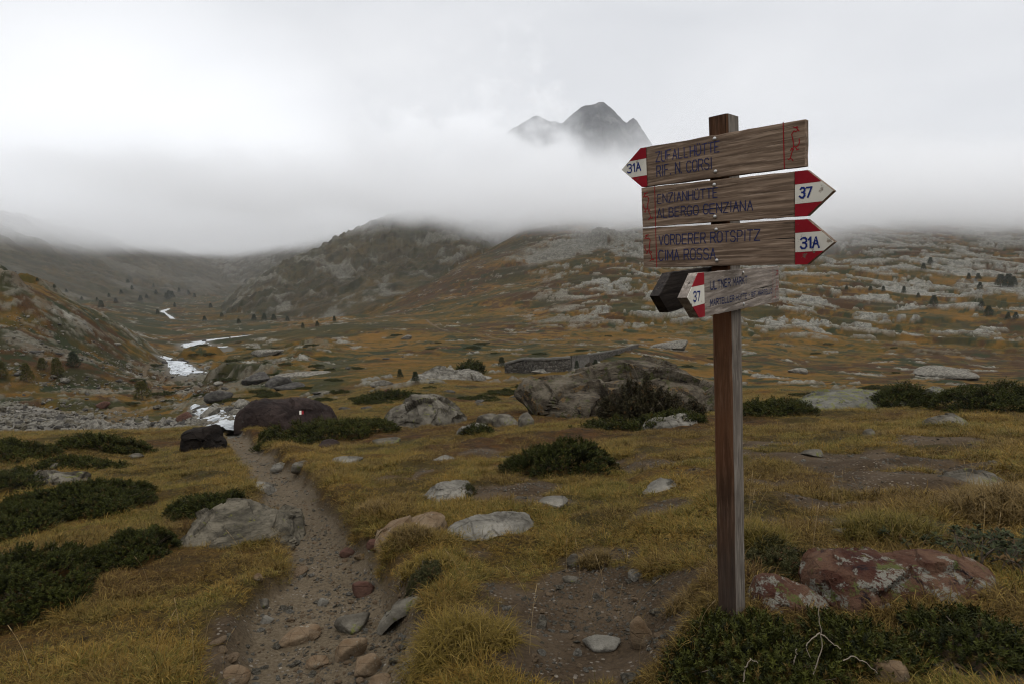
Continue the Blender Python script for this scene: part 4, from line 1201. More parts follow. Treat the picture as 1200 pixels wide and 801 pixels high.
    stone('stone' if w < 30 and v > 500 else 'rock', lb, u, v, w, h, mt, 100 + i, 'stone' if w < 30 and v > 500 else 'rock', None,
          dratio=.8 if h > w * .45 else .65, sub=5 if (v > 560 and w > 18) else 4, sinkf=.30)
# loose stones on the trail and the bare soil: one of each of six shapes, copied
def loose_stones():
    rng = np.random.RandomState(77)
    protos = []
    LBL = {0: 'small pale loose stone lying on trodden soil', 1: 'small ochre loose stone lying on trodden soil', 2: 'small grey loose stone lying on trodden soil'}
    for k in range(9):
        V, F = ball_rock((1, rng.uniform(.6, .9), rng.uniform(.35, .6)), 900 + k, sub=3)
        me_o = mesh_obj('loose_stone', V, F, [PALE, ORNR, GREY][k % 3]); 
        try: me_o.data.set_sharp_from_angle(angle=R(32))
        except Exception: pass
        tag(me_o, LBL[k % 3], 'stone', 'loose stones on trodden soil')
        protos.append([me_o, False])
    n = 0; tries = 0
    while n < 290 and tries < 6000:
        tries += 1
        m = 400
        if n < 170:
            u = rng.uniform(255, 480); v = rng.uniform(535, 800)
        else:
            u = rng.uniform(520, 1190); v = rng.uniform(520, 800)
        p = bhit(u, v)
        z, mk = fields(np.array([p[0]]), np.array([p[1]]))
        if mk['soil'][0] < .6: continue
        r = np.hypot(p[0], p[1])
        s = min(.05, max(.009, .006 * math.exp(rng.normal(.55, .6)))) * (1 + .10 * r)
        k = rng.choice([0, 1, 1, 2, 2]) + 3 * rng.randint(3)
        pr = protos[k]
        o = pr[0]
        if pr[1]:
            o = pr[0].copy(); COL.objects.link(o)
        pr[1] = True
        o.location = (p[0], p[1], float(z[0]) + s * .12)
        o.scale = (s, s, s); o.rotation_euler = (rng.uniform(-.3, .3), rng.uniform(-.3, .3), rng.uniform(0, 6.3))
        n += 1
loose_stones()

# ------------------------------------------------------------------ the stream
def build_stream():
    M = MT('white_water')
    n1 = M.noise(1.1, 7, .7, M.mapv((1, .45, 1))); n2 = M.noise(5.0, 5, .7)
    c = M.mix(M.rng(M.math('ADD', n1, M.math('MULTIPLY', n2, .4)), .55, .78), (.10, .115, .12), (.52, .54, .55))
    M.col(c); M.b.inputs['Roughness'].default_value = .28; M.b.inputs['Specular IOR Level'].default_value = .5
    M.bump(M.math('ADD', n1, M.math('MULTIPLY', n2, .5)), 1.0, .25)
    for ln in STREAMS:
        q = np.array(ln)
        # resample
        seg = np.r_[0, np.cumsum(np.hypot(*np.diff(q[:, :2], axis=0).T))]
        t = np.linspace(0, seg[-1], 90)
        x = np.interp(t, seg, q[:, 0]); y = np.interp(t, seg, q[:, 1]); w = np.interp(t, seg, q[:, 2])
        k = np.ones(7) / 7
        xs = np.convolve(np.pad(x, 3, mode='edge'), k, 'valid'); ys = np.convolve(np.pad(y, 3, mode='edge'), k, 'valid')
        dx = np.gradient(xs); dy = np.gradient(ys); L = np.hypot(dx, dy) + 1e-9
        nx_, ny_ = -dy / L, dx / L
        # cap the width along the line of sight: the photograph foreshortens it
        w = np.minimum(w, np.where(np.hypot(xs, ys) < 75, 2.5, 1.1 + .015 * np.hypot(xs, ys)))
        V = []; A = np.linspace(-1, 1, 13)
        for i in range(len(t)):
            for a in A:
                ww = w[i] * (1 + .25 * vn2(np.array([t[i] * .35]), np.array([a * 2.0]), 3)[0])
                V.append((xs[i] + nx_[i] * ww * a, ys[i] + ny_[i] * ww * a))
        V = np.array(V)
        z = ground_z(V[:, 0], V[:, 1]).reshape(len(t), 13)
        zm = np.convolve(np.pad(np.median(z, axis=1), 3, mode='edge'), k, 'valid')
        zz = np.maximum(z, zm[:, None] - .3) + .20 - .12 * np.abs(A)[None] ** 2 + .12 * fbm2(V[:, 0] * .9, V[:, 1] * .9, 4, 9).reshape(z.shape)
        b = 13
        i0 = (np.arange(len(t) - 1)[:, None] * b + np.arange(b - 1)[None]).ravel()
        F = np.stack([i0, i0 + 1, i0 + b + 1, i0 + b], 1)
        o = mesh_obj('stream', np.c_[V, zz.ravel()], F, M.m)
        tag(o, kind='structure')
build_stream()

# ------------------------------------------------------------------ the dry-stone wall across the meadow
def build_wall():
    base = [(591, 437), (612, 437), (640, 437), (668, 435), (690, 428), (712, 419), (730, 413), (748, 407.5)]
    topv = [427, 421, 421.5, 419.5, 416.5, 412.5, 409.0, 405.0]
    B = np.array([hit(u, v) for u, v in base]); dd = [depth_of(p) for p in B]
    H = np.array([max(.8, (b[1] - t) * d / FPX) for b, t, d in zip(base, topv, dd)])
    rt = thing('stone_wall', B[2], 'long low dry-stone wall embanking the track across the golden meadow', 'wall')
    seg = np.r_[0, np.cumsum(np.linalg.norm(np.diff(B, axis=0), axis=1))]
    t = np.linspace(0, seg[-1], 240)
    p = np.stack([np.interp(t, seg, B[:, k]) for k in range(3)], 1); h = np.interp(t, seg, H)
    n = np.array((0.25, 1.0, 0)); n /= np.linalg.norm(n)
    NV = 22; V = []
    for j in range(NV):
        f = j / (NV - 1)
        V.append(p - n * 0 + n * (f * .25)[..., None] if False else p + n[None] * (f * .35) + np.array((0, 0, 1.0))[None] * ((h + .8) * f - .8)[:, None])
    top2 = V[-1] + n[None] * 1.6
    V.append(top2); V.append(top2 - np.array((0, 0, 3.0)))
    V = np.stack(V, 1)
    a, b, _ = V.shape
    W = V.reshape(-1, 3)
    W = W + n[None] * (0.10 * vn3(W * np.array((2.2, 2.2, 3.4)), 5) + .05 * vn3(W * 6, 8))[:, None]
    i0 = (np.arange(a - 1)[:, None] * b + np.arange(b - 1)[None]).ravel()
    F = np.stack([i0, i0 + b, i0 + b + 1, i0 + 1], 1)
    M = MT('dry_stone')
    vc = M.voro(2.0, M.mapv((1, 1, 1.6)), out=1); sc = M.n('ShaderNodeSeparateColor'); M.l(vc, sc.inputs[0])
    ed = M.voro(2.0, M.mapv((1, 1, 1.6)), 'DISTANCE_TO_EDGE')
    c = M.mix(sc.outputs[0], (.040, .035, .028), (.115, .104, .086))
    c = M.mix(M.rng(ed, .0, .09, .85, 0), c, (.018, .015, .012)); M.col(c)
    M.bump(ed, 1.0, .15)
    mesh_obj('masonry', W - np.array(B[2]), F, M.m, rt)
    # coping along the top edge
    C = []
    for q, hh in zip(p, h):
        z = q + n * .33 + np.array((0, 0, hh))
        for o_ in ((-.16, -.05), (-.16, .22), (.5, .24), (.5, -.05)):
            C.append(z + n * o_[0] + np.array((0, 0, o_[1])))
    C = np.array(C); C = C + .04 * np.stack([vn3(C * 2.0, s) for s in (1, 2, 3)], 1)
    i0 = (np.arange(len(p) - 1)[:, None] * 4 + np.arange(3)[None]).ravel()
    F = np.stack([i0, i0 + 4, i0 + 5, i0 + 1], 1)
    M2 = MT('coping_stone'); M2.col(M2.mix(M2.noise(1.2, 5, .6), (.04, .037, .03), (.13, .12, .10)))
    mesh_obj('coping', C - np.array(B[2]), F, M2.m, rt)
build_wall()

# ------------------------------------------------------------------ junipers and other shrubs
def leaf_material(name, c1, c2, c3, trans=.15):
    M = MT(name)
    a = M.attr('tint'); s = M.n('ShaderNodeSeparateColor'); M.l(a.outputs['Color'], s.inputs[0])
    c = M.mix(s.outputs[0], c1, c2); c = M.mix(s.outputs[1], c, c3)
    M.col(c); M.b.inputs['Roughness'].default_value = .6
    M.b.inputs['Specular IOR Level'].default_value = .08
    return M.m
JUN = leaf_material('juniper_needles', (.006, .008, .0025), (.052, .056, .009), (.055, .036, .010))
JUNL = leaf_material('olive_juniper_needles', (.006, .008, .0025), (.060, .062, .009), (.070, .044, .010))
DEADB = leaf_material('brown_bush_twigs', (.022, .018, .010), (.048, .040, .017), (.075, .042, .018))
HEATH = leaf_material('cushion_leaves', (.026, .027, .010), (.06, .054, .018), (.09, .045, .02))
RHODO = leaf_material('alpenrose_leaves', (.018, .022, .010), (.045, .050, .020), (.10, .055, .02))
BARK = MT('shrub_bark'); BARK.col(BARK.mix(BARK.noise(30, 4), (.04, .03, .022), (.16, .125, .095))); BARK = BARK.m

def sprigs(pos, dirs, L, nneed, rng, tip, wid=.16):
    """every sprig: an axis with needles standing off it all round; returns V, F, tint"""
    n = len(pos); k = nneed
    t = np.tile(np.linspace(.05, 1.0, k), (n, 1))
    ax = dirs / (np.linalg.norm(dirs, axis=1, keepdims=True) + 1e-9)
    ref = np.where(np.abs(ax[:, 2:3]) > .9, np.array([[1.0, 0, 0]]), np.array([[0, 0, 1.0]]))
    e1 = np.cross(ax, ref); e1 /= np.linalg.norm(e1, axis=1, keepdims=True) + 1e-9; e2 = np.cross(ax, e1)
    ph = rng.uniform(0, 6.28, (n, 1)) + np.arange(k)[None] * 2.4
    Ls = L * rng.uniform(.7, 1.35, n)
    base = pos[:, None] + ax[:, None] * (t * Ls[:, None])[..., None]
    rad = e1[:, None] * np.cos(ph)[..., None] + e2[:, None] * np.sin(ph)[..., None]
    nd = rad * .75 + ax[:, None] * .75
    nl = (Ls[:, None] * .48 * (1.1 - .5 * t))[..., None]
    tipp = base + nd * nl
    side = np.cross(nd, rad + 1e-3 + 0 * nd + ax[:, None] * .3); side /= np.linalg.norm(side, axis=2, keepdims=True) + 1e-9
    w = (Ls[:, None] * wid)[..., None]
    a = base - side * w * .5; b = base + side * w * .5
    V = np.stack([a, b, tipp], 2).reshape(-1, 3)
    F = np.arange(n * k * 3).reshape(-1, 3)
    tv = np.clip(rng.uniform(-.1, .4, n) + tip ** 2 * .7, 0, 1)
    br = (rng.rand(n) < .09) * rng.uniform(.3, 1, n)
    T = np.zeros((n, k, 3, 4)); T[..., 3] = 1
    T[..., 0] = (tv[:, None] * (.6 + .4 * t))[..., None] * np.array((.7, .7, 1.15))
    T[..., 1] = br[:, None, None]
    return V, F, np.clip(T.reshape(-1, 4), 0, 1)
def tube(pts, r0, r1, seg=5):
    pts = np.asarray(pts, float); n = len(pts)
    tg = np.gradient(pts, axis=0); tg /= np.linalg.norm(tg, axis=1, keepdims=True) + 1e-9
    ref = np.array((.3, .2, 1.0)) if abs(tg[0, 2]) < .8 else np.array((1.0, .2, 0))
    e1 = np.cross(tg, ref); e1 /= np.linalg.norm(e1, axis=1, keepdims=True) + 1e-9; e2 = np.cross(tg, e1)
    r = np.linspace(r0, r1, n)[:, None, None]
    a = np.linspace(0, 2 * math.pi, seg, endpoint=False)
    V = (pts[:, None] + r * (np.cos(a)[None, :, None] * e1[:, None] + np.sin(a)[None, :, None] * e2[:, None])).reshape(-1, 3)
    F = []
    for i in range(n - 1):
        for j in range(seg):
            F.append((i * seg + j, i * seg + (j + 1) % seg, (i + 1) * seg + (j + 1) % seg, (i + 1) * seg + j))
    return V, np.array(F)
def merge(parts):
    Vs, Fs, o = [], [], 0
    for V, F in parts:
        Vs.append(V); Fs.append(np.asarray(F) + o); o += len(V)
    return np.concatenate(Vs), np.concatenate(Fs)

def mound_points(n, rx, ry, H, rng, seed, lean=0.0, power=.5, fill=.35):
    """points just under and on the skin of an uneven low dome (local metres, z above ground)"""
    out = []
    while sum(len(o) for o in out) < n:
        p = rng.uniform(-1.15, 1.15, (n * 2, 2))
        an = np.arctan2(p[:, 1], p[:, 0])
        lim = 1 + .22 * vn2(np.cos(an) * 1.7 + seed, np.sin(an) * 1.7, seed) + .12 * vn2(np.cos(an) * 4 + seed, np.sin(an) * 4, seed + 1)
        rho = np.hypot(p[:, 0], p[:, 1]) / lim
        k = rho < 1
        p = p[k]; rho = rho[k]
        x = p[:, 0] * rx; y = p[:, 1] * ry
        sc_ = max(min(rx, ry), .15)
        lump = .72 + .38 * fbm2(x / sc_ * 2.1 + seed * 3.1, y / sc_ * 2.1, 3, seed + 2, .6) + .26 * vn2(x / (.04 + .12 * sc_), y / (.04 + .12 * sc_), seed)
        gap = vn2(x / sc_ * 3.3 + 9, y / sc_ * 3.3 + seed, seed + 7)
        z = H * (1 - rho ** 2) ** power * np.clip(lump, .15, 1.3) - H * .55 * sst(.22, .5, gap)
        d = rng.rand(len(z)) ** 1.6 * fill
        out.append(np.stack([x, y, z * (1 - d), d], 1))
    q = np.concatenate(out)[:n]
    return q
def juniper_mesh(n, rx, ry, H, L, nneed, seed, power=.5, upright=.5, wid=.16):
    rng = np.random.RandomState(seed)
    q = mound_points(n, rx, ry, H, rng, seed, power=power)
    pos = q[:, :3]
    out = np.stack([q[:, 0] / rx, q[:, 1] / ry, np.full(n, upright + .3)], 1)
    dirs = out + rng.normal(0, .55, (n, 3)); dirs[:, 2] = np.abs(dirs[:, 2])
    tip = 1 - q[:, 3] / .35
    return sprigs(pos, dirs, L, nneed, rng, tip, wid)
def stems_mesh(rx, ry, H, seed, n=9, r=.012):
    rng = np.random.RandomState(seed + 50); parts = []
    for i in range(n):
        a = rng.uniform(0, 6.28); f = rng.uniform(.5, .9)
        e = np.array((math.cos(a) * rx * f, math.sin(a) * ry * f, H * (1 - f * f) ** .5 * rng.uniform(.7, 1.12)))
        m = e * np.array((.5, .5, .35)) + rng.normal(0, .05 * rx, 3) * np.array((1, 1, .3))
        t = np.linspace(0, 1, 6)[:, None]
        pts = (1 - t) ** 2 * np.array((0, 0, -.03)) + 2 * t * (1 - t) * m + t * t * e
        parts.append(tube(pts, r, r * .3))
    return merge(parts)
def shrub(name, label, cat, uc, vb, wpx, hpx, depth, mat, seed, dens=1.0, upright=.5, power=.5, group=None, sprig=1.0, embed=.5):
    p = hit(uc, vb); d = depth_of(p)
    rx = wpx * .5 * d / FPX; H = hpx * d / FPX; ry = depth * .5
    fw = np.array((p[0], p[1])) / np.hypot(p[0], p[1])
    c = np.array((p[0] + fw[0] * ry * .9, p[1] + fw[1] * ry * .9, 0)); c[2] = gz(c[0], c[1])
    yaw = math.atan2(p[0], p[1])
    px1 = d / 597.0
    L = max(.035, px1 * 5.0) * sprig
    L = min(L, H * .6 + .02)
    area = math.pi * rx * ry * (1 + 1.2 * H / max(ry, .1))
    n = int(np.clip(area / (L * L) * 6.5 * dens, 500, 16000))
    nneed = 12 if d < 6 else 9
    V, F, T = juniper_mesh(n, rx, ry, H, L, nneed, seed, power, upright)
    ca, sa = math.cos(-yaw), math.sin(-yaw)
    def place(V):
        W = np.stack([V[:, 0] * ca - V[:, 1] * sa, V[:, 0] * sa + V[:, 1] * ca, V[:, 2]], 1)
        W[:, 2] += ground_z(W[:, 0] + c[0], W[:, 1] + c[1]) - c[2]
        return W
    rt = thing(name, c, label, cat, group)
    mesh_obj('foliage', place(V), F, mat, rt, smooth=False, attrs={'tint': T})
    SV, SF = stems_mesh(rx, ry, H, seed, 20, max(.003, min(.014, rx * .009)))
    mesh_obj('stem', place(SV), SF, BARK, rt)
    FOOT.append((c[0], c[1], rx * .9, ry * .9, -yaw))
    return rt
J = 'juniper'
shrub('juniper_bush', 'largest dark green juniper mat spreading in at the lower left', J, 30, 735, 190, 58, 1.4, JUN, 201, 1.1)
shrub('juniper_bush', 'juniper mat at the left, next above the largest one', J, 18, 632, 150, 24, .9, JUN, 217, 1.0)
shrub('juniper_bush', 'wide dark juniper mat in front of the half hidden grey rock', J, 112, 606, 150, 28, 1.6, JUN, 202)
shrub('juniper_bush', 'dark juniper at the left end of the long layered slab', J, 160, 664, 100, 36, .9, JUN, 203)
shrub('juniper_bush', 'juniper behind the upper end of the long layered slab', J, 245, 614, 90, 30, .9, JUN, 204)
shrub('juniper_bush', 'juniper spreading along the foot of the dark reddish boulder', J, 382, 521, 165, 24, 2.6, JUNL, 205)
shrub('juniper_bush', 'compact dark juniper alone in the turf between the path and the signpost', J, 658, 560, 140, 38, 1.3, JUN, 206)
shrub('juniper_bush', 'low juniper strip along the front of the huge boulder', J, 752, 505, 165, 17, 1.5, JUNL, 207)
shrub('brown_bush', 'tall brown half-dead bush growing up the front of the huge boulder', 'bush', 745, 495, 98, 56, .9, DEADB, 208, 1.6, .5, .6)
shrub('brown_bush', 'lower brown bush at the right of the half-dead bush on the huge boulder', 'bush', 796, 490, 58, 26, .8, DEADB, 228, 1.2, 1.0, .6)
shrub('juniper_bush', 'low juniper just right of the post at the plateau edge', J, 904, 488, 90, 22, 2.0, JUNL, 209)
shrub('juniper_bush', 'rounded dark juniper right beside the yellow-blotched boulder', J, 1058, 478, 62, 30, 2.2, JUN, 210, 1.2)
shrub('juniper_bush', 'long dark juniper thicket at the right end of the plateau edge', J, 1150, 481, 130, 36, 2.6, JUN, 211, 1.2)
shrub('juniper_bush', 'bright green juniper in the foreground directly below the foot of the post', J, 885, 835, 235, 22, .42, JUNL, 212, 1.15, .8)
shrub('juniper_bush', 'foreground juniper directly below the rust-red boulder', J, 1010, 790, 130, 18, .26, JUNL, 222, 1.1, .8)
shrub('juniper_bush', 'foreground juniper at the lower right edge below the rust-red boulder', J, 1140, 780, 150, 22, .30, JUN, 213, 1.1, .8)
shrub('juniper_bush', 'thin juniper strip in the left-hand turf below the scree', J, 128, 532, 100, 20, 2.2, JUNL, 214)
shrub('juniper_bush', 'juniper patch at the left edge below the scree', J, 18, 540, 80, 18, 2.0, JUNL, 215)
shrub('juniper_bush', 'thin juniper strip between the scree-side juniper and the grey rock', J, 98, 549, 90, 10, 1.2, JUNL, 216)
shrub('juniper_bush', 'small juniper on the right side of the pale-topped rock', J, 560, 509, 32, 13, .8, JUN, 218)
shrub('juniper_bush', 'juniper at the left edge, behind the grey rock', J, 15, 582, 60, 22, 1.2, JUN, 219)
shrub('heather_cushion', 'dark olive heather cushion between the post and the red boulder', 'heather', 908, 676, 70, 26, .45, HEATH, 220, 1.3, .9, .6, sprig=.7)
shrub('heather_cushion', 'reddish heather cushion below the tussock bank beside the path', 'heather', 500, 690, 46, 26, .25, HEATH, 224, 1.0, .9, .6, sprig=.7)
shrub('heather_cushion', 'small dark heather clump growing on the rounded grey rock', 'heather', 546, 584, 22, 12, .3, HEATH, 225, 1.0, .9, .6, sprig=.7)
shrub('juniper_bush', 'dark juniper wedged in the cleft of the pale meadow outcrop', J, 553, 438, 26, 13, 5, JUN, 226, 1.0, .9)
shrub('juniper_bush', 'juniper on the heathery rise left of the pyramid-shaped rock', J, 452, 470, 60, 9, 3.5, JUN, 227)

# alpenrose: upright stems with rosettes of leathery leaves
def alpenrose(label, uc, vb, wpx, hpx, depth, n, seed):
    rng = np.random.RandomState(seed)
    p = hit(uc, vb); d = depth_of(p); rx = wpx * .5 * d / FPX; H = hpx * d / FPX
    rt = thing('alpenrose_bush', p, label, 'alpenrose')
    fw = np.array((p[0], p[1])) / np.hypot(p[0], p[1]); rg = np.array((fw[1], -fw[0]))
    LV, LF, LT = [], [], []; ST = []; o = 0
    for i in range(n):
        q = rg * rng.uniform(-rx, rx) + fw * rng.uniform(0, depth)
        zz = gz(p[0] + q[0], p[1] + q[1]) - p[2]
        h = H * rng.uniform(.45, 1.0)
        b = np.array((q[0], q[1], zz - .02)); e = b + np.array((rng.normal(0, .05), rng.normal(0, .05), h))
        m = (b + e) / 2 + rng.normal(0, .02, 3)
        t = np.linspace(0, 1, 6)[:, None]; pts = (1 - t) ** 2 * b + 2 * t * (1 - t) * m + t * t * e
        ST.append(tube(pts, .004, .002, 4))
        br = rng.rand() < .15
        for s in np.r_[np.linspace(.45, .9, 9), np.full(11, 1.0)]:
            c = (1 - s) ** 2 * b + 2 * s * (1 - s) * m + s * s * e
            a = rng.uniform(0, 6.28); el = rng.uniform(-.1, .9)
            dr = np.array((math.cos(a) * math.cos(el), math.sin(a) * math.cos(el), math.sin(el)))
            sd_ = np.cross(dr, (0, 0, 1)); sd_ /= np.linalg.norm(sd_) + 1e-9
            Lf = rng.uniform(.018, .034); w = Lf * .20
            up_ = np.cross(sd_, dr)
            V = [c, c + dr * Lf * .5 + sd_ * w + up_ * .002, c + dr * Lf, c + dr * Lf * .5 - sd_ * w + up_ * .002]
            LV += V; LF += [(o, o + 1, o + 2), (o, o + 2, o + 3)]; o += 4
            LT += [(rng.uniform(0, 1), float(br) * .8, 0, 1)] * 4
    mesh_obj('leaves', np.array(LV), np.array(LF), RHODO, rt, smooth=False, attrs={'tint': np.array(LT)})
    SV, SF = merge(ST); mesh_obj('stem', SV, SF, BARK, rt)
alpenrose('alpenrose with upright leafy stems behind the right end of the red boulder', 1095, 652, 90, 24, .4, 42, 301)
alpenrose('taller alpenrose at the right edge of the turf, beside the red boulder', 1178, 672, 75, 44, .5, 48, 302)

# ------------------------------------------------------------------ tussocks, dry stalks, twigs
def grass_material(name, straw, green, brown, hue):
    M = MT(name)
    oi = M.n('ShaderNodeObjectInfo')
    n1 = M.noise(.55, 4, .6, oi.outputs['Location']); n2 = M.noise(.16, 3, .5, oi.outputs['Location'])
    f = M.math('ADD', M.math('MULTIPLY', M.math('SUBTRACT', oi.outputs['Random'], .5), .35), M.math('ADD', M.math('MULTIPLY', n1, .6), M.math('MULTIPLY', n2, .4)))
    c = M.mix(M.rng(f, .39, .55), straw, green)
    c = M.mix(M.rng(M.noise(1.4, 3, .6, oi.outputs['Location']), .52, .68), c, brown)
    hh = M.attr('heathy', 'INSTANCER')
    c = M.mix(M.math('MULTIPLY', hh.outputs['Fac'], .85), c, M.mix(oi.outputs['Random'], (.022, .011, .004), (.064, .029, .008)))
    a = M.attr('tint'); s = M.n('ShaderNodeSeparateColor'); M.l(a.outputs['Color'], s.inputs[0])
    c = M.mix(M.math('MULTIPLY', s.outputs[0], .75), c, hue)
    c = M.mix(M.math('MULTIPLY', s.outputs[1], 1.3), c, (.018, .011, .004))
    M.col(c); M.b.inputs['Roughness'].default_value = .65
    return M.m
GRASS = grass_material('autumn_grass', (.122, .067, .010), (.051, .048, .006), (.032, .017, .005), (.27, .185, .050))
GRASSG = grass_material('tussock_grass', (.085, .058, .008), (.040, .044, .006), (.055, .030, .007), (.22, .15, .042))
STRAW = grass_material('straw_grass', (.12, .076, .024), (.09, .058, .016), (.075, .041, .013), (.18, .128, .055))
def blades(n, R0, L, W, rng, lean=.6, base=None, droop=.9, seg=3):
    """n curved blades as one triangle mesh with a tint attribute"""
    a = rng.uniform(0, 6.28, n); rr_ = R0 * np.sqrt(rng.rand(n))
    b = np.stack([np.cos(a) * rr_, np.sin(a) * rr_, np.zeros(n)], 1) if base is None else base
    az_ = a + rng.normal(0, .9, n) if base is None else rng.uniform(0, 6.28, n)
    ln = L * rng.uniform(.55, 1.25, n); le = np.clip(lean * rng.uniform(.3, 1.4, n), .05, 1.45)
    hd = np.stack([np.cos(az_), np.sin(az_), 0 * az_], 1); sd_ = np.stack([-np.sin(az_), np.cos(az_), 0 * az_], 1)
    P_ = [b]; cur = b.copy(); th = le.copy()
    for k in range(seg):
        cur = cur + (hd * np.sin(th)[:, None] + np.array((0, 0, 1.0)) * np.cos(th)[:, None]) * (ln / seg)[:, None]
        cur = np.where((cur[:, 2:3] < .004) & (np.arange(3)[None] == 2), .004, cur) if base is None else cur
        P_.append(cur); th = np.minimum(th + droop * rng.uniform(.3, 1.0, n), 2.2)
    ws = [1.0, .85, .55, .0][:seg] + [0.0]
    V = []
    for k in range(seg):
        w = W * ws[k] * .5
        V.append(P_[k] - sd_ * w); V.append(P_[k] + sd_ * w)
    V.append(P_[seg])
    nv = len(V)
    V = np.stack(V, 1).reshape(-1, 3)
    f = []
    for k in range(seg - 1):
        f += [(2 * k, 2 * k + 1, 2 * k + 3), (2 * k, 2 * k + 3, 2 * k + 2)]
    f.append((2 * seg - 2, 2 * seg - 1, 2 * seg))
    F = (np.arange(n)[:, None, None] * nv + np.array(f)[None]).reshape(-1, 3)
    T = np.zeros((n, nv, 4)); T[..., 3] = 1
    T[..., 0] = np.clip(rng.rand(n) ** 2.2, 0, 1)[:, None]
    T[..., 1] = np.clip(rng.rand(n) - .45, 0, 1)[:, None]
    return V, F, T.reshape(-1, 4)
def tussock(label, uc, vb, wpx, hpx, depth, mat, seed, n, L, name='grass_tussock', lean=.6, W=.0032, raise_=.45):
    rng = np.random.RandomState(seed)
    p = hit(uc, vb); d = depth_of(p); rx = wpx * .5 * d / FPX; H = hpx * d / FPX; ry = depth * .5
    fw = np.array((p[0], p[1])) / np.hypot(p[0], p[1]); rg = np.array((fw[1], -fw[0]))
    c = np.array((*(p[:2] + fw * ry * .8), 0)); c[2] = gz(c[0], c[1])
    a = rng.uniform(0, 6.28, n); r_ = np.sqrt(rng.rand(n)); r_ *= 1 + .2 * vn2(np.cos(a) * 2 + seed, np.sin(a) * 2, seed)
    q = rg[None] * (np.cos(a) * r_ * rx)[:, None] + fw[None] * (np.sin(a) * r_ * ry)[:, None]
    hm = H * raise_
    zz = ground_z(q[:, 0] + c[0], q[:, 1] + c[1]) - c[2] + hm * np.clip(1 - r_ ** 2, 0, 1) ** .7 - .01
    base = np.c_[q, zz]
    V, F, T = blades(n, 0, L, W, rng, lean, base, droop=.75)
    rt = thing(name, c, label, 'grass tussock')
    mesh_obj('blades', V, F, mat, rt, smooth=False, attrs={'tint': T})
    # the matted root cushion under the blades
    g = np.linspace(-1, 1, 22); gx_, gy_ = np.meshgrid(g, g); rho = np.hypot(gx_, gy_)
    k = np.maximum(rho, 1e-6); sq = np.maximum(np.abs(gx_), np.abs(gy_)); gx2 = gx_ * sq / k; gy2 = gy_ * sq / k; rho = np.hypot(gx2, gy2)
    qq = rg[None] * (gx2.ravel() * rx)[:, None] + fw[None] * (gy2.ravel() * ry)[:, None]
    zc = ground_z(qq[:, 0] + c[0], qq[:, 1] + c[1]) - c[2] + hm * np.clip(1 - rho.ravel() ** 2, 0, 1) ** .7 - .03 - .05 * (rho.ravel() > .97)
    zc += .012 * vn2(qq[:, 0] * 30, qq[:, 1] * 30, seed)
    b = 22; i0 = (np.arange(b - 1)[:, None] * b + np.arange(b - 1)[None]).ravel()
    Vc = np.c_[qq, zc]; Fc = np.stack([i0, i0 + 1, i0 + b + 1, i0 + b], 1)
    if np.cross(Vc[Fc[200, 1]] - Vc[Fc[200, 0]], Vc[Fc[200, 3]] - Vc[Fc[200, 0]])[2] < 0: Fc = Fc[:, ::-1]
    mesh_obj('root_cushion', Vc, Fc, MAT_ROOT, rt)
    return rt
m_ = MT('matted_roots'); m_.col(m_.mix(m_.noise(40, 5, .7), (.030, .020, .010), (.10, .065, .022))); m_.bump(m_.noise(60, 5, .7), 1.0, .02); MAT_ROOT = m_.m
tussock('large shaggy green and straw tussock overhanging the path bank', 540, 776, 150, 30, .36, GRASSG, 401, 2400, .12, lean=1.15, raise_=.45)
tussock('golden tussock on top of the pale rock edge beside the path', 480, 638, 70, 24, .3, STRAW, 402, 1500, .06, lean=.7, W=.004)
tussock('greenish tussock bank right below the golden one by the path', 505, 672, 80, 22, .3, GRASSG, 403, 1500, .06, lean=.7, W=.004)
tussock('straw-coloured tuft alone at the edge of the bare soil', 697, 668, 44, 18, .16, STRAW, 404, 700, .075, lean=.55, W=.003)
tussock('yellow tussock at the right path edge above the golden one', 432, 608, 52, 18, .45, STRAW, 405, 1100, .06, W=.005)
tussock('yellow tussock on the left of the upper path beside the grey tilted rock', 300, 592, 60, 16, .5, STRAW, 406, 1100, .06, W=.005)
tussock('straw tuft at the left foot of the post', 800, 716, 44, 18, .12, STRAW, 407, 500, .07, lean=.7, W=.0025)
tussock('green tuft beside the left foot of the post', 822, 700, 34, 22, .12, GRASSG, 408, 420, .07, lean=.5, W=.0025)
tussock('tall yellow grass clump right of the post in front of the alpenrose', 1040, 640, 120, 34, .4, GRASSG, 409, 2600, .12, lean=.7)
tussock('wide straw-coloured clump at the right-hand edge of the turf', 1165, 612, 110, 34, .6, STRAW, 410, 2600, .14, lean=.7, W=.004)
tussock('green clump standing right beside the post', 893, 652, 60, 32, .25, GRASSG, 411, 1200, .12, lean=.5)

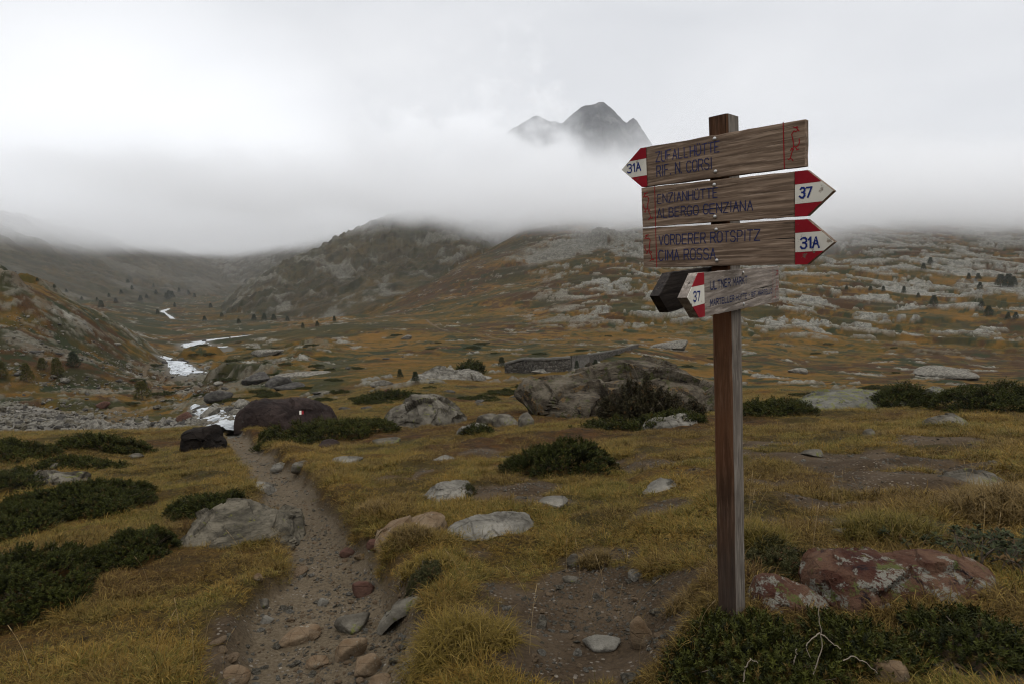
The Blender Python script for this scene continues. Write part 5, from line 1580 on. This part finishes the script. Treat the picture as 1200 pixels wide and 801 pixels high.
def stalks():
    rng = np.random.RandomState(5)
    protos = []
    for k in range(4):
        rt = None
        n = 3
        parts = []; heads = []
        t = np.linspace(0, 1, 8)[:, None]
        b = np.zeros(3); e = np.array((rng.uniform(.04, .14), rng.uniform(-.03, .03), rng.uniform(.20, .30))); m = e * .5 + np.array((-.03, 0, .03))
        pts = (1 - t) ** 2 * b + 2 * t * (1 - t) * m + t * t * e
        o = mesh_obj('dry_grass_stalk', *tube(pts, .0014, .0008, 4), STRAWM)
        hv, hf = tube(pts[-1] + (pts[-1] - pts[-2])[None] * np.linspace(0, 1.1, 5)[:, None], .003, .0012, 5)
        mesh_obj('seed_head', hv, hf, STRAWM, o)
        tag(o, 'thin dry grass stalk with a seed head standing out of the turf', 'grass stalk', 'dry grass stalks in the turf')
        protos.append([o, False])
    spots = [(rng.uniform(870, 1190), rng.uniform(585, 655)) for _ in range(34)] + [(rng.uniform(1080, 1195), rng.uniform(520, 590)) for _ in range(18)] + \
            [(rng.uniform(20, 290), rng.uniform(640, 790)) for _ in range(18)] + [(rng.uniform(500, 830), rng.uniform(640, 780)) for _ in range(22)]
    for i, (u, v) in enumerate(spots):
        p = hit(u, v); r = np.hypot(p[0], p[1])
        pr = protos[i % 4]; s = rng.uniform(.4, .85) * (1 if v > 600 else 1.2)
        if not pr[1]:
            o = pr[0]; pr[1] = True
            o.location = tuple(p - np.array((0, 0, .01))); o.rotation_euler = (0, 0, rng.uniform(0, 6.3)); o.scale = (s, s, s)
        else:
            dup(pr[0], p - np.array((0, 0, .01)), rng.uniform(0, 6.3), s)
q_ = MT('straw'); q_.col(q_.mix(q_.noise(20, 3), (.17, .115, .05), (.27, .20, .11))); STRAWM = q_.m
stalks()
def twigs():
    T = MT('bleached_twig'); T.col(T.mix(T.noise(60, 3), (.14, .11, .08), (.28, .235, .18))); T = T.m
    def line(px, d0, r, nm, lb, more=()):
        """a thin bare twig: pixel points with their own depths"""
        P0 = [P(u, v, d) for u, v, d in px]
        o = None
        for k, pl in enumerate((px,) + tuple(more)):
            Q = np.array([P(u, v, d) for u, v, d in pl])
            s = np.linspace(0, 1, 14); seg = np.r_[0, np.cumsum(np.linalg.norm(np.diff(Q, axis=0), axis=1))]; seg /= seg[-1]
            C = np.stack([np.interp(s, seg, Q[:, j]) for j in range(3)], 1); C += np.random.RandomState(k).normal(0, .0015, C.shape)
            V, F = tube(C, r, r * .6, 5)
            if o is None:
                o = mesh_obj(nm, V, F, T, loc=P0[0]); tag(o, lb, 'twig')
            else:
                mesh_obj('side_twig', V - np.array(P0[0]), F, T, o)
    D = 1.72
    line([(952, 790, D), (964, 757, D), (961, 740, D), (960, 722, D), (960, 702, D)], D, .0018, 'dead_twig', 'bleached forked twig standing out of the foreground juniper',
         [[(960, 740, D), (944, 755, D), (949, 769, D)], [(961, 741, D), (974, 751, D), (985, 760, D - .02)]])
    line([(870, 799, D - .08), (873, 782, D - .08), (878, 772, D - .08), (888, 775, D - .06)], D, .0020, 'dead_twig', 'bent pale twig low in the foreground juniper, left of the forked one')
    line([(929, 778, D), (932, 768, D), (934, 758, D)], D, .0018, 'dead_twig', 'short straight pale twig between the bent and the forked ones')
    line([(987, 774, D), (999, 768, D), (1012, 774, D), (1028, 787, D)], D, .0018, 'dead_twig', 'curved pale twig reaching down to the rounded ochre stone')
    line([(1028, 801, D), (1000, 798, D - .05), (990, 790, D - .06), (987, 774, D - .05)], D, .0014, 'dead_twig', 'thin pale twig beside the rounded ochre stone') if False else None
twigs()

# ------------------------------------------------------------------ small conifers in the valley and on the slopes
def conifer_mesh(seed, n, spread=.24, up=.1):
    rng = np.random.RandomState(seed)
    z = .10 + .88 * rng.rand(n) ** .8; a = rng.uniform(0, 6.28, n)
    lim = spread * (1 - z) ** .75 * (1 + .3 * vn2(a * 1.2, z * 7, seed)) + .012
    r = lim * rng.rand(n) ** .35
    pos = np.stack([np.cos(a) * r, np.sin(a) * r, z], 1)
    dirs = np.stack([np.cos(a), np.sin(a), np.full(n, up)], 1) + rng.normal(0, .35, (n, 3))
    return sprigs(pos, dirs, .085, 5, rng, r / (lim + 1e-6), .35)
CON = leaf_material('pine_needles', (.016, .022, .011), (.036, .046, .020), (.05, .045, .02))
LAR = leaf_material('larch_needles', (.035, .035, .008), (.075, .066, .013), (.10, .066, .013))
def trees():
    protos = {}
    tv, tf = tube(np.array([(0, 0, -.06), (0.004, 0, .3), (-.003, .004, .6), (0, 0, .93)]), .022, .004, 6)
    for kind, mt, sp, lab in (('pine', CON, .24, 'dark green young stone pine'), ('larch', LAR, .26, 'yellow-green young larch')):
        for k in range(3):
            nm = 'stone_pine' if kind == 'pine' else 'larch_tree'
            rt = thing(nm, (0, 0, 0), lab, 'tree')
            V, F, T = conifer_mesh(700 + k + (9 if kind == 'larch' else 0), 620, sp + .03 * k)
            mesh_obj('crown', V, F, mt, rt, smooth=False, attrs={'tint': T})
            mesh_obj('trunk', tv, tf, BARK, rt)
            protos[kind, k] = [rt, False]
    rng = np.random.RandomState(31)
    g1 = 'young stone pines dotted over the right-hand slope'; g2 = 'young stone pines on the valley floor and far slopes'
    L = [(469,443,10,'pine','left of two small pines standing in the golden meadow',None),(487,447,11,'pine','right of two small pines standing in the golden meadow',None),
         (588,430,11,'pine','dark pine at the left end of the stone wall',None),(676,432,9,'pine','small pine behind the left part of the huge boulder',None),(698,432,10,'pine','broad small pine behind the middle of the huge boulder',None),
         (1059,344,10,'pine',0,g1),(1035,342,8,'pine',0,g1),(1020,341,7,'pine',0,g1),(1094,358,14,'pine',0,g1),(1148,340,11,'pine',0,g1),(1172,336,17,'pine',0,g1),(1181,337,19,'pine',0,g1),(1187,336,14,'pine',0,g1),
         (1181,375,11,'pine','left of a pair of dark pines low on the right-hand slope',None),(1190,375,11,'pine','right of a pair of dark pines low on the right-hand slope',None),(1158,371,15,'pine',0,g1),(1150,360,9,'pine',0,g1),(1135,328,9,'pine',0,g1),(1146,328,9,'pine',0,g1),(1076,349,7,'pine',0,g1),(992,340,6,'pine',0,g1),(1082,316,9,'pine',0,g1),(1090,310,10,'pine',0,g1),
         (87,430,17,'pine','dark pine on the brown left slope',None),(68,440,19,'larch','yellowish larch left of the dark pine on the brown slope',None),(32,447,20,'larch','yellowish larch farthest up the scree side of the brown slope',None),(2,442,18,'larch','yellowish larch cut by the left edge of the picture',None),
         (167,468,20,'larch','yellow-green larch near the foot of the brown slope',None),(170,453,8,'pine','small dark pine just behind the yellow-green larch',None),(119,361,8,'pine',0,g2),(50,432,12,'larch','small larch between the two yellowish larches',None)]
    far = [(165,353,6),(142,345,5),(155,340,5),(195,350,6),(202,350,8),(198,347,6),(185,369,6),(183,345,5),(114,353,4),(298,376,7),(310,376,8),(321,376,7),(337,377,6),(197,352,6),(221,346,5),(180,337,4),(128,349,5),(172,350,5),(210,343,5),(228,349,5),(247,361,5),(136,356,6),(96,352,4),(150,332,4),(64,338,4),(78,343,4),(44,330,4),(260,372,5),(280,380,6),(355,385,6),(372,383,6),(392,377,6),(240,377,6),(205,360,5)]
    L += [(u, v, h, 'pine', 0, g2) for u, v, h in far]
    for i, (u, v, h, kd, lb, gp) in enumerate(L):
        p = hit(u, v); d = depth_of(p); s = (1.12 if u < 700 else .85) * h * d / FPX
        pr = protos[kd, rng.randint(3)]
        rz = rng.uniform(0, 6.3); sc_ = (s * rng.uniform(1.0, 1.5), s * rng.uniform(1.0, 1.5), s)
        lab = lb or ('dark young stone pine on the rocky right-hand slope' if gp is g1 else 'tiny dark stone pine on the distant valley floor')
        if not pr[1]:
            pr[1] = True; o = pr[0]; o.location = tuple(p); o.rotation_euler = (0, 0, rz); o.scale = sc_; o['label'] = lab
            if gp: o['group'] = gp
        else:
            o = dup(pr[0], p, rz, sc_, lab)
            if gp: o['group'] = gp
            elif 'group' in o: del o['group']
    for pr in protos.values():
        if not pr[1]:
            for c in list(pr[0].children): bpy.data.objects.remove(c)
            bpy.data.objects.remove(pr[0])
trees()

# ------------------------------------------------------------------ junipers and boulders dotted over the middle distance
def dotted():
    rng = np.random.RandomState(61)
    pj = []
    for k in range(3):
        rt = thing('juniper_bush', (0, 0, 0), 'low dark juniper mat far off in the valley meadow', 'juniper', 'low juniper mats dotted over the valley meadow')
        V, F, T = juniper_mesh(900, 1.0, .8, .34, .13, 6, 800 + k, wid=.3)
        mesh_obj('foliage', V, F, JUN, rt, smooth=False, attrs={'tint': T})
        pj.append([rt, False])
    n = 0
    while n < 84:
        u = rng.uniform(150, 640) if n < 62 else rng.uniform(640, 1190); v = rng.uniform(392, 480)
        p = hit(u, v); r = math.hypot(p[0], p[1])
        if r < 26 or r > 260: continue
        z, mk = fields(p[:1], p[1:2])
        if mk['wet'][0] > .1 or mk['meadow'][0] > .35 or mk['rock'][0] > .4: continue
        s = rng.uniform(.4, 1.0) * (.7 + r / 170)
        pr = pj[n % 3]; sc_ = (s * rng.uniform(1, 1.8), s, s * rng.uniform(.7, 1.1))
        if not pr[1]:
            pr[1] = True; pr[0].location = tuple(p); pr[0].scale = sc_
        else: dup(pr[0], p, rng.uniform(-.4, .4), sc_)
        n += 1
    pb = []
    for k in range(4):
        V, F = ball_rock((1, rng.uniform(.6, .9), rng.uniform(.35, .6)), 950 + k, sub=4)
        o = mesh_obj('rock', V, F, [GREY, WET, PALE, WET][k]); tag(o, ['grey', 'brown', 'pale', 'brown'][k] + ' rock lying far off in the valley between stream and meadow', 'rock', 'rocks strewn over the valley floor')
        pb.append([o, False])
    n = 0
    while n < 110:
        if n < 55: u, v = rng.uniform(90, 420), rng.uniform(425, 496)
        elif n < 80: u, v = rng.uniform(420, 640), rng.uniform(380, 495)
        else: u, v = rng.uniform(0, 170), rng.uniform(370, 480)
        p = hit(u, v); r = math.hypot(p[0], p[1])
        if r < 22 or r > 260: continue
        z, mk = fields(p[:1], p[1:2])
        if mk['meadow'][0] > .5: continue
        s = .12 * math.exp(rng.normal(.4, .45)) * (1 + r / 120)
        pr = pb[n % 4]
        o = pr[0]
        if pr[1]: o = pr[0].copy(); COL.objects.link(o)
        pr[1] = True
        o.location = (p[0], p[1], p[2] + .1 * s); o.scale = (s, s, s * rng.uniform(.7, 1.2)); o.rotation_euler = (rng.uniform(-.2, .2), rng.uniform(-.2, .2), rng.uniform(0, 6.3))
        n += 1
dotted()
def bank_stones():
    rng = np.random.RandomState(62)
    pb = []
    for k in range(3):
        V, F = ball_rock((1, rng.uniform(.6, .9), rng.uniform(.4, .6)), 930 + k, sub=4)
        o = mesh_obj('rock', V, F, [WET, GREY, PALE][k]); tag(o, ['brown', 'grey', 'pale'][k] + ' rock on the edge of the white stream', 'rock', 'rocks along the edges of the stream')
        pb.append([o, False])
    n = 0
    for s, cnt in zip(STREAMS[:3], (24, 22, 26)):
        for i in range(cnt):
            j = rng.randint(0, len(s) - 1); t = rng.rand()
            a = s[j] * (1 - t) + s[j + 1] * t; d = s[j + 1] - s[j]; L = math.hypot(d[0], d[1]) + 1e-6
            w = min(a[2], 2.1 if math.hypot(a[0], a[1]) < 75 else .9 + .012 * math.hypot(a[0], a[1])) * rng.uniform(.55, 1.35) * rng.choice([-1, 1])
            x = a[0] - d[1] / L * w; y = a[1] + d[0] / L * w
            sc_ = .16 * math.exp(rng.normal(.2, .45)) * (1 + math.hypot(x, y) / 130)
            pr = pb[n % 3]; o = pr[0]
            if pr[1]: o = pr[0].copy(); COL.objects.link(o)
            pr[1] = True; n += 1
            o.location = (x, y, gz(x, y) + .12 * sc_ + .05); o.scale = (sc_, sc_, sc_ * rng.uniform(.7, 1.1)); o.rotation_euler = (rng.uniform(-.2, .2), rng.uniform(-.2, .2), rng.uniform(0, 6.3))
bank_stones()

# ------------------------------------------------------------------ turf, gravel and scree that nobody could count
def scatter_object(name, pts, rot, scl, idx, variants, extra=None):
    n = len(pts)
    me = bpy.data.meshes.new(name); me.vertices.add(n); me.vertices.foreach_set('co', np.asarray(pts, np.float32).ravel())
    a = me.attributes.new('rot', 'FLOAT_VECTOR', 'POINT'); a.data.foreach_set('vector', np.asarray(rot, np.float32).ravel())
    a = me.attributes.new('scl', 'FLOAT_VECTOR', 'POINT'); a.data.foreach_set('vector', np.asarray(scl, np.float32).ravel())
    a = me.attributes.new('idx', 'INT', 'POINT'); a.data.foreach_set('value', np.asarray(idx, np.int32))
    if extra is not None:
        a = me.attributes.new('heathy', 'FLOAT', 'POINT'); a.data.foreach_set('value', np.asarray(extra, np.float32))
    o = bpy.data.objects.new(name, me); COL.objects.link(o)
    cl = bpy.data.collections.new(name + '_kinds')
    for v in variants:
        for c in list(v.users_collection): c.objects.unlink(v)
        cl.objects.link(v)
    ng = bpy.data.node_groups.new(name, 'GeometryNodeTree')
    ng.interface.new_socket('Geometry', in_out='INPUT', socket_type='NodeSocketGeometry')
    ng.interface.new_socket('Geometry', in_out='OUTPUT', socket_type='NodeSocketGeometry')
    N, L = ng.nodes, ng.links
    gi = N.new('NodeGroupInput'); go = N.new('NodeGroupOutput')
    ci = N.new('GeometryNodeCollectionInfo'); ci.inputs['Collection'].default_value = cl
    ci.inputs['Separate Children'].default_value = True; ci.inputs['Reset Children'].default_value = True
    ip = N.new('GeometryNodeInstanceOnPoints'); ip.inputs['Pick Instance'].default_value = True
    def na(nm, ty):
        x = N.new('GeometryNodeInputNamedAttribute'); x.data_type = ty; x.inputs['Name'].default_value = nm
        return x.outputs[0]
    er = N.new('FunctionNodeEulerToRotation')
    L.new(na('rot', 'FLOAT_VECTOR'), er.inputs[0])
    mp_ = N.new('GeometryNodeMeshToPoints')
    L.new(gi.outputs[0], mp_.inputs['Mesh'])
    L.new(mp_.outputs[0], ip.inputs['Points']); L.new(ci.outputs[0], ip.inputs['Instance'])
    L.new(na('idx', 'INT'), ip.inputs['Instance Index']); L.new(er.outputs[0], ip.inputs['Rotation']); L.new(na('scl', 'FLOAT_VECTOR'), ip.inputs['Scale'])
    L.new(ip.outputs[0], go.inputs[0])
    md = o.modifiers.new('scatter', 'NODES'); md.node_group = ng
    tag(o, kind='stuff')
    return o
def off_feet(x, y):
    ok = np.ones(len(x), bool)
    for fx, fy, rx, ry, ro in FOOT:
        m = (np.abs(x - fx) < max(rx, ry)) & (np.abs(y - fy) < max(rx, ry))
        if not m.any(): continue
        dx = x[m] - fx; dy = y[m] - fy; c, s = math.cos(ro), math.sin(ro)
        q = ((dx * c + dy * s) / rx) ** 2 + ((-dx * s + dy * c) / ry) ** 2
        t = ok[m]; t &= q > 1; ok[m] = t
    dx = x - (Pb[0] - aB[0] * PW / 2); dy = y - (Pb[1] - aB[1] * PW / 2)
    return ok & (np.hypot(dx, dy) > .07)
def grass():
    rng = np.random.RandomState(8)
    n = 230000
    lr = rng.uniform(math.log(1.5), math.log(62), n); r = np.exp(lr); a = rng.uniform(R(-47), R(47), n)
    x = r * np.sin(a); y = r * np.cos(a)
    z, mk = fields(x, y)
    pn = fbm2(x / .55, y / .55, 4, 881, .6)
    dens = 1 - mk['soil'] * 1.05
    dens *= .15 + .75 * sst(-.22, .18, pn + .16 * (r > 12))
    dens *= (1 - .35 * mk['heath']) * (1 - mk['rock']) * (1 - mk['wet']) * (1 - .7 * mk['scree'])
    k = (rng.rand(n) < dens) & off_feet(x, y)
    x, y, z, r, pn, so, he = x[k], y[k], z[k], r[k], pn[k], mk['soil'][k], mk['heath'][k]
    V8 = []
    r2 = np.random.RandomState(9)
    for i in range(8):
        V, F, T = blades(34 if i < 6 else 24, .055, [.032, .042, .052, .028, .038, .066, .085, .034][i], .0028, r2, [1.05, 1.15, .95, 1.25, 1.1, .8, .7, 1.2][i])
        V8.append(mesh_obj('grass_tuft', V, F, GRASS, smooth=False, attrs={'tint': T}))
    m = len(x)
    idx = np.where((rng.rand(m) < .35 + .3 * (pn > .25)), rng.choice([2, 5, 6], m), rng.randint(0, 8, m))
    s = rng.uniform(.6, 1.25, m) * (.85 + .55 * np.clip(pn, -.4, .6)) * (1 + r / 16) * (1 - .35 * so) * (1 - .3 * he)
    hn = np.clip(he * 1.3 + sst(.1, .4, fbm2(x / .9, y / .7, 4, 871, .6)) * .8, 0, 1)
    sz = s * rng.uniform(.7, 1.15, m) / (1 + r / 45)
    rot = np.stack([rng.normal(0, .12, m), rng.normal(0, .12, m), rng.uniform(0, 6.28, m)], 1)
    scatter_object('grass', np.stack([x, y, z - .006], 1), rot, np.stack([s, s, sz], 1), idx, V8, hn)
    print('tufts', m)
grass()
def gravel():
    rng = np.random.RandomState(18)
    n = 80000
    lr = rng.uniform(math.log(1.6), math.log(24), n); r = np.exp(lr); a = rng.uniform(R(-44), R(44), n)
    x = r * np.sin(a); y = r * np.cos(a)
    z, mk = fields(x, y)
    cl_ = fbm2(x / .35, y / .35, 3, 55)
    k = rng.rand(n) < np.maximum(sst(.45, .9, mk['soil']) * sst(-.45, .25, cl_ + .25 * mk['path']), .10 * sst(.15, .4, cl_) * (x > -.8))
    x, y, z, r = x[k], y[k], z[k], r[k]
    vs_ = []
    for i in range(6):
        V, F = ball_rock((1, .8, .5), 970 + i, sub=2)
        o = mesh_obj('pebble', V, F, [PALE, ORNR, ORNR, PALE, GREY, PALE][i], smooth=False); vs_.append(o)
    m = len(x)
    s = .0034 * np.exp(rng.normal(0, .5, m)) * (1 + r / 5)
    s = np.minimum(s, .02 + .002 * r)
    rot = np.stack([rng.normal(0, .3, m), rng.normal(0, .3, m), rng.uniform(0, 6.28, m)], 1)
    scatter_object('gravel', np.stack([x, y, z + s * .15], 1), rot, np.stack([s, s, s], 1), rng.randint(0, 6, m), vs_)
    print('pebbles', m)
gravel()
def scree():
    rng = np.random.RandomState(28)
    pts = []
    n = 15000
    r = np.exp(rng.uniform(math.log(30), math.log(70), n)); a = rng.uniform(R(-52), R(-24), n)
    x = r * np.sin(a); y = r * np.cos(a); z, mk = fields(x, y)
    k = rng.rand(n) < mk['scree'] * .85
    x, y, z = x[k], y[k], z[k]
    # rubble strewn on the brown left slope and along the rapids
    n2 = 24000
    r = np.exp(rng.uniform(math.log(60), math.log(165), n2)); a = rng.uniform(R(-52), R(-27), n2)
    x2 = r * np.sin(a); y2 = r * np.cos(a); z2, mk2 = fields(x2, y2)
    cl_ = fbm2(x2 / 6, y2 / 9, 4, 91, .6)
    k2 = (rng.rand(n2) < sst(.0, .3, cl_ + .25 * mk2['rock']) * .6) & (mk2['lay'] == 0)
    x = np.r_[x, x2[k2]]; y = np.r_[y, y2[k2]]; z = np.r_[z, z2[k2]]
    vs_ = []
    for i in range(6):
        V, F = ball_rock((1, .8, .6), 990 + i, sub=2)
        vs_.append(mesh_obj('scree_block', V, F, [PALE, PALE, GREY, PALE, WET, PALE][i], smooth=False))
    m = len(x); rr_ = np.hypot(x, y)
    s = np.where(np.arange(m) < k.sum(), .10, .075) * np.exp(rng.normal(0, .5, m)) * (1 + rr_ / 160)
    rot = np.stack([rng.normal(0, .4, m), rng.normal(0, .4, m), rng.uniform(0, 6.28, m)], 1)
    scatter_object('scree', np.stack([x, y, z + s * .2], 1), rot, np.stack([s, s, s], 1), rng.randint(0, 6, m), vs_)
    print('scree', m)
scree()

# ------------------------------------------------------------------ low cloud on the slopes
def cloud_bank(name, lo, hi, res, dens, builder, step=1.5, aniso=0.3):
    """a real volume: a density field evaluated once into a voxel grid"""
    m = bpy.data.materials.new(name); m.use_nodes = True
    t = m.node_tree; t.nodes.clear()
    o_ = t.nodes.new('ShaderNodeOutputMaterial'); pv = t.nodes.new('ShaderNodeVolumePrincipled')
    pv.inputs['Color'].default_value = (0.998, 0.999, 1.0, 1); pv.inputs['Density'].default_value = dens
    pv.inputs['Anisotropy'].default_value = aniso
    t.links.new(pv.outputs[0], o_.inputs['Volume'])
    m.cycles.volume_step_rate = step
    ng = bpy.data.node_groups.new(name, 'GeometryNodeTree')
    ng.interface.new_socket('Geometry', in_out='INPUT', socket_type='NodeSocketGeometry')
    ng.interface.new_socket('Geometry', in_out='OUTPUT', socket_type='NodeSocketGeometry')
    N = ng.nodes; L = ng.links
    class G:
        def pos(s):
            n = N.new('GeometryNodeInputPosition'); x = N.new('ShaderNodeSeparateXYZ'); L.new(n.outputs[0], x.inputs[0])
            return n.outputs[0], x.outputs[0], x.outputs[1], x.outputs[2]
        def math(s, op, a, b=0.0, c=0.0, clamp=False):
            n = N.new('ShaderNodeMath'); n.operation = op; n.use_clamp = clamp
            for i, q in enumerate((a, b, c)):
                if isinstance(q, bpy.types.NodeSocket): L.new(q, n.inputs[i])
                else: n.inputs[i].default_value = q
            return n.outputs[0]
        def noise(s, scale, detail, rough, vec, stretch=(1, 1, 1), off=(0, 0, 0)):
            v = N.new('ShaderNodeVectorMath'); v.operation = 'MULTIPLY_ADD'
            L.new(vec, v.inputs[0]); v.inputs[1].default_value = stretch; v.inputs[2].default_value = off
            n = N.new('ShaderNodeTexNoise'); n.inputs['Scale'].default_value = scale
            n.inputs['Detail'].default_value = detail; n.inputs['Roughness'].default_value = rough
            L.new(v.outputs[0], n.inputs['Vector'])
            return s.math('SUBTRACT', n.outputs[0], 0.5)
        def ss(s, v, a, b, c=0.0, d=1.0, interp='SMOOTHSTEP'):
            n = N.new('ShaderNodeMapRange'); n.interpolation_type = interp
            if isinstance(v, bpy.types.NodeSocket): L.new(v, n.inputs[0])
            for i, q in enumerate((a, b, c, d)):
                if isinstance(q, bpy.types.NodeSocket): L.new(q, n.inputs[1 + i])
                else: n.inputs[1 + i].default_value = q
            return n.outputs[0]
    dsock = builder(G())
    vc = N.new('GeometryNodeVolumeCube')
    L.new(dsock, vc.inputs['Density'])
    vc.inputs['Min'].default_value = lo; vc.inputs['Max'].default_value = hi
    for k, q in zip(('X', 'Y', 'Z'), res):
        vc.inputs['Resolution ' + k].default_value = q
    sm = N.new('GeometryNodeSetMaterial'); sm.inputs['Material'].default_value = m
    go = N.new('NodeGroupOutput')
    L.new(vc.outputs[0], sm.inputs[0]); L.new(sm.outputs[0], go.inputs[0])
    vd = bpy.data.volumes.new(name)
    o = bpy.data.objects.new(name, vd); COL.objects.link(o)
    vd.materials.append(m)
    md = o.modifiers.new('field', 'NODES'); md.node_group = ng
    tag(o, kind='stuff')
    return o

def bank_near(g):
    vec, x, y, z = g.pos()
    n1 = g.noise(1 / 150, 6, .62, vec, (1, 1, 1.5)); n2 = g.noise(1 / 420, 2, .5, vec, (1, 1, 1), (31, 5, 2))
    zb = g.math('MULTIPLY_ADD', x, -0.10, 32.0)
    zb = g.math('MINIMUM', g.math('MAXIMUM', zb, -8.0), 66.0)
    zz = g.math('ADD', z, g.math('MULTIPLY', n1, 120.0))
    zz = g.math('ADD', zz, g.math('MULTIPLY', n2, 50.0))
    h = g.math('SUBTRACT', zz, zb)
    d = g.ss(h, -5.0, 34.0)
    top = g.ss(g.math('ADD', z, g.math('MULTIPLY', n1, 150.0)), 74.0, 112.0, 1.0, 0.0)
    d = g.math('MULTIPLY', d, top)
    d = g.math('MULTIPLY', d, g.ss(y, 380.0, 560.0))
    d = g.math('MULTIPLY', d, g.ss(x, -560.0, -330.0))
    d = g.math('MULTIPLY', d, g.ss(y, 1000.0, 1300.0, 1.0, 0.0))
    return d
cloud_bank('clouds', (-600, 360, -20), (1300, 1620, 230), (150, 100, 42), 0.013, bank_near)

def bank_far(g):
    vec, x, y, z = g.pos()
    n1 = g.noise(1 / 300, 5, .6, vec, (1, 1, 2.0), (7, 3, 1))
    h = g.math('ADD', z, g.math('MULTIPLY', n1, 120.0))
    d = g.ss(h, 48.0, 90.0)
    d = g.math('MULTIPLY', d, g.ss(y, 700.0, 1100.0))
    d = g.math('MULTIPLY', d, g.ss(g.math('ADD', z, g.math('MULTIPLY', n1, 160.0)), 120.0, 190.0, 1.0, 0.0))
    return d
cloud_bank('clouds', (-3300, 700, 20), (-340, 4000, 430), (110, 120, 36), 0.0036, bank_far)

def bank_peak(g):
    vec, x, y, z = g.pos()
    n1 = g.noise(1 / 125, 7, .62, vec, (1, 1, 1.2), (2, 8, 4))
    n2 = g.noise(1 / 600, 2, .5, vec, (1, 1, 1), (12, 1, 3))
    q = g.math('ADD', g.math('MULTIPLY', n1, 3.6), n2)
    # thicker lower down and to the left, open on the right-hand summit
    t = g.math('MULTIPLY_ADD', z, -0.0026, 1.02)
    s = g.ss(g.math('MULTIPLY_ADD', x, -1.0, 240.0), 0.0, 75.0, 0.0, 0.48)
    d = g.ss(g.math('ADD', g.math('ADD', g.math('ADD', q, t), s), g.ss(x, 225.0, 300.0, 0.0, -0.26)), 0.36, 0.66)
    d = g.math('MULTIPLY', d, g.ss(y, 1640.0, 1760.0))
    d = g.math('MULTIPLY', d, g.ss(x, -500.0, -250.0))
    d = g.math('MULTIPLY', d, g.ss(x, 700.0, 1000.0, 1.0, 0.0))
    d = g.math('MULTIPLY', d, g.ss(z, 620.0, 690.0, 1.0, 0.0))
    return d
cloud_bank('clouds', (-520, 1630, 80), (1020, 2150, 700), (100, 36, 54), 0.013, bank_peak)

# ------------------------------------------------------------------ the damp air of the valley
def build_haze():
    m = bpy.data.materials.new('valley_air'); m.use_nodes = True
    t = m.node_tree; t.nodes.clear()
    o_ = t.nodes.new('ShaderNodeOutputMaterial'); pv = t.nodes.new('ShaderNodeVolumePrincipled')
    pv.inputs['Color'].default_value = (0.975, 0.985, 1.0, 1); pv.inputs['Density'].default_value = 0.00010; pv.inputs['Anisotropy'].default_value = 0.6
    t.links.new(pv.outputs[0], o_.inputs['Volume'])
    lo = (-3560, -3560, float(Zg.min()) - 1.0); hi = (3560, 3560, 760.0)
    V = [(x, y, z) for x in (lo[0], hi[0]) for y in (lo[1], hi[1]) for z in (lo[2], hi[2])]
    F = [(0, 1, 3, 2), (4, 6, 7, 5), (0, 4, 5, 1), (2, 3, 7, 6), (0, 2, 6, 4), (1, 5, 7, 3)]
    o = mesh_obj('haze', V, F, m, smooth=False)
    tag(o, kind='stuff')
build_haze()
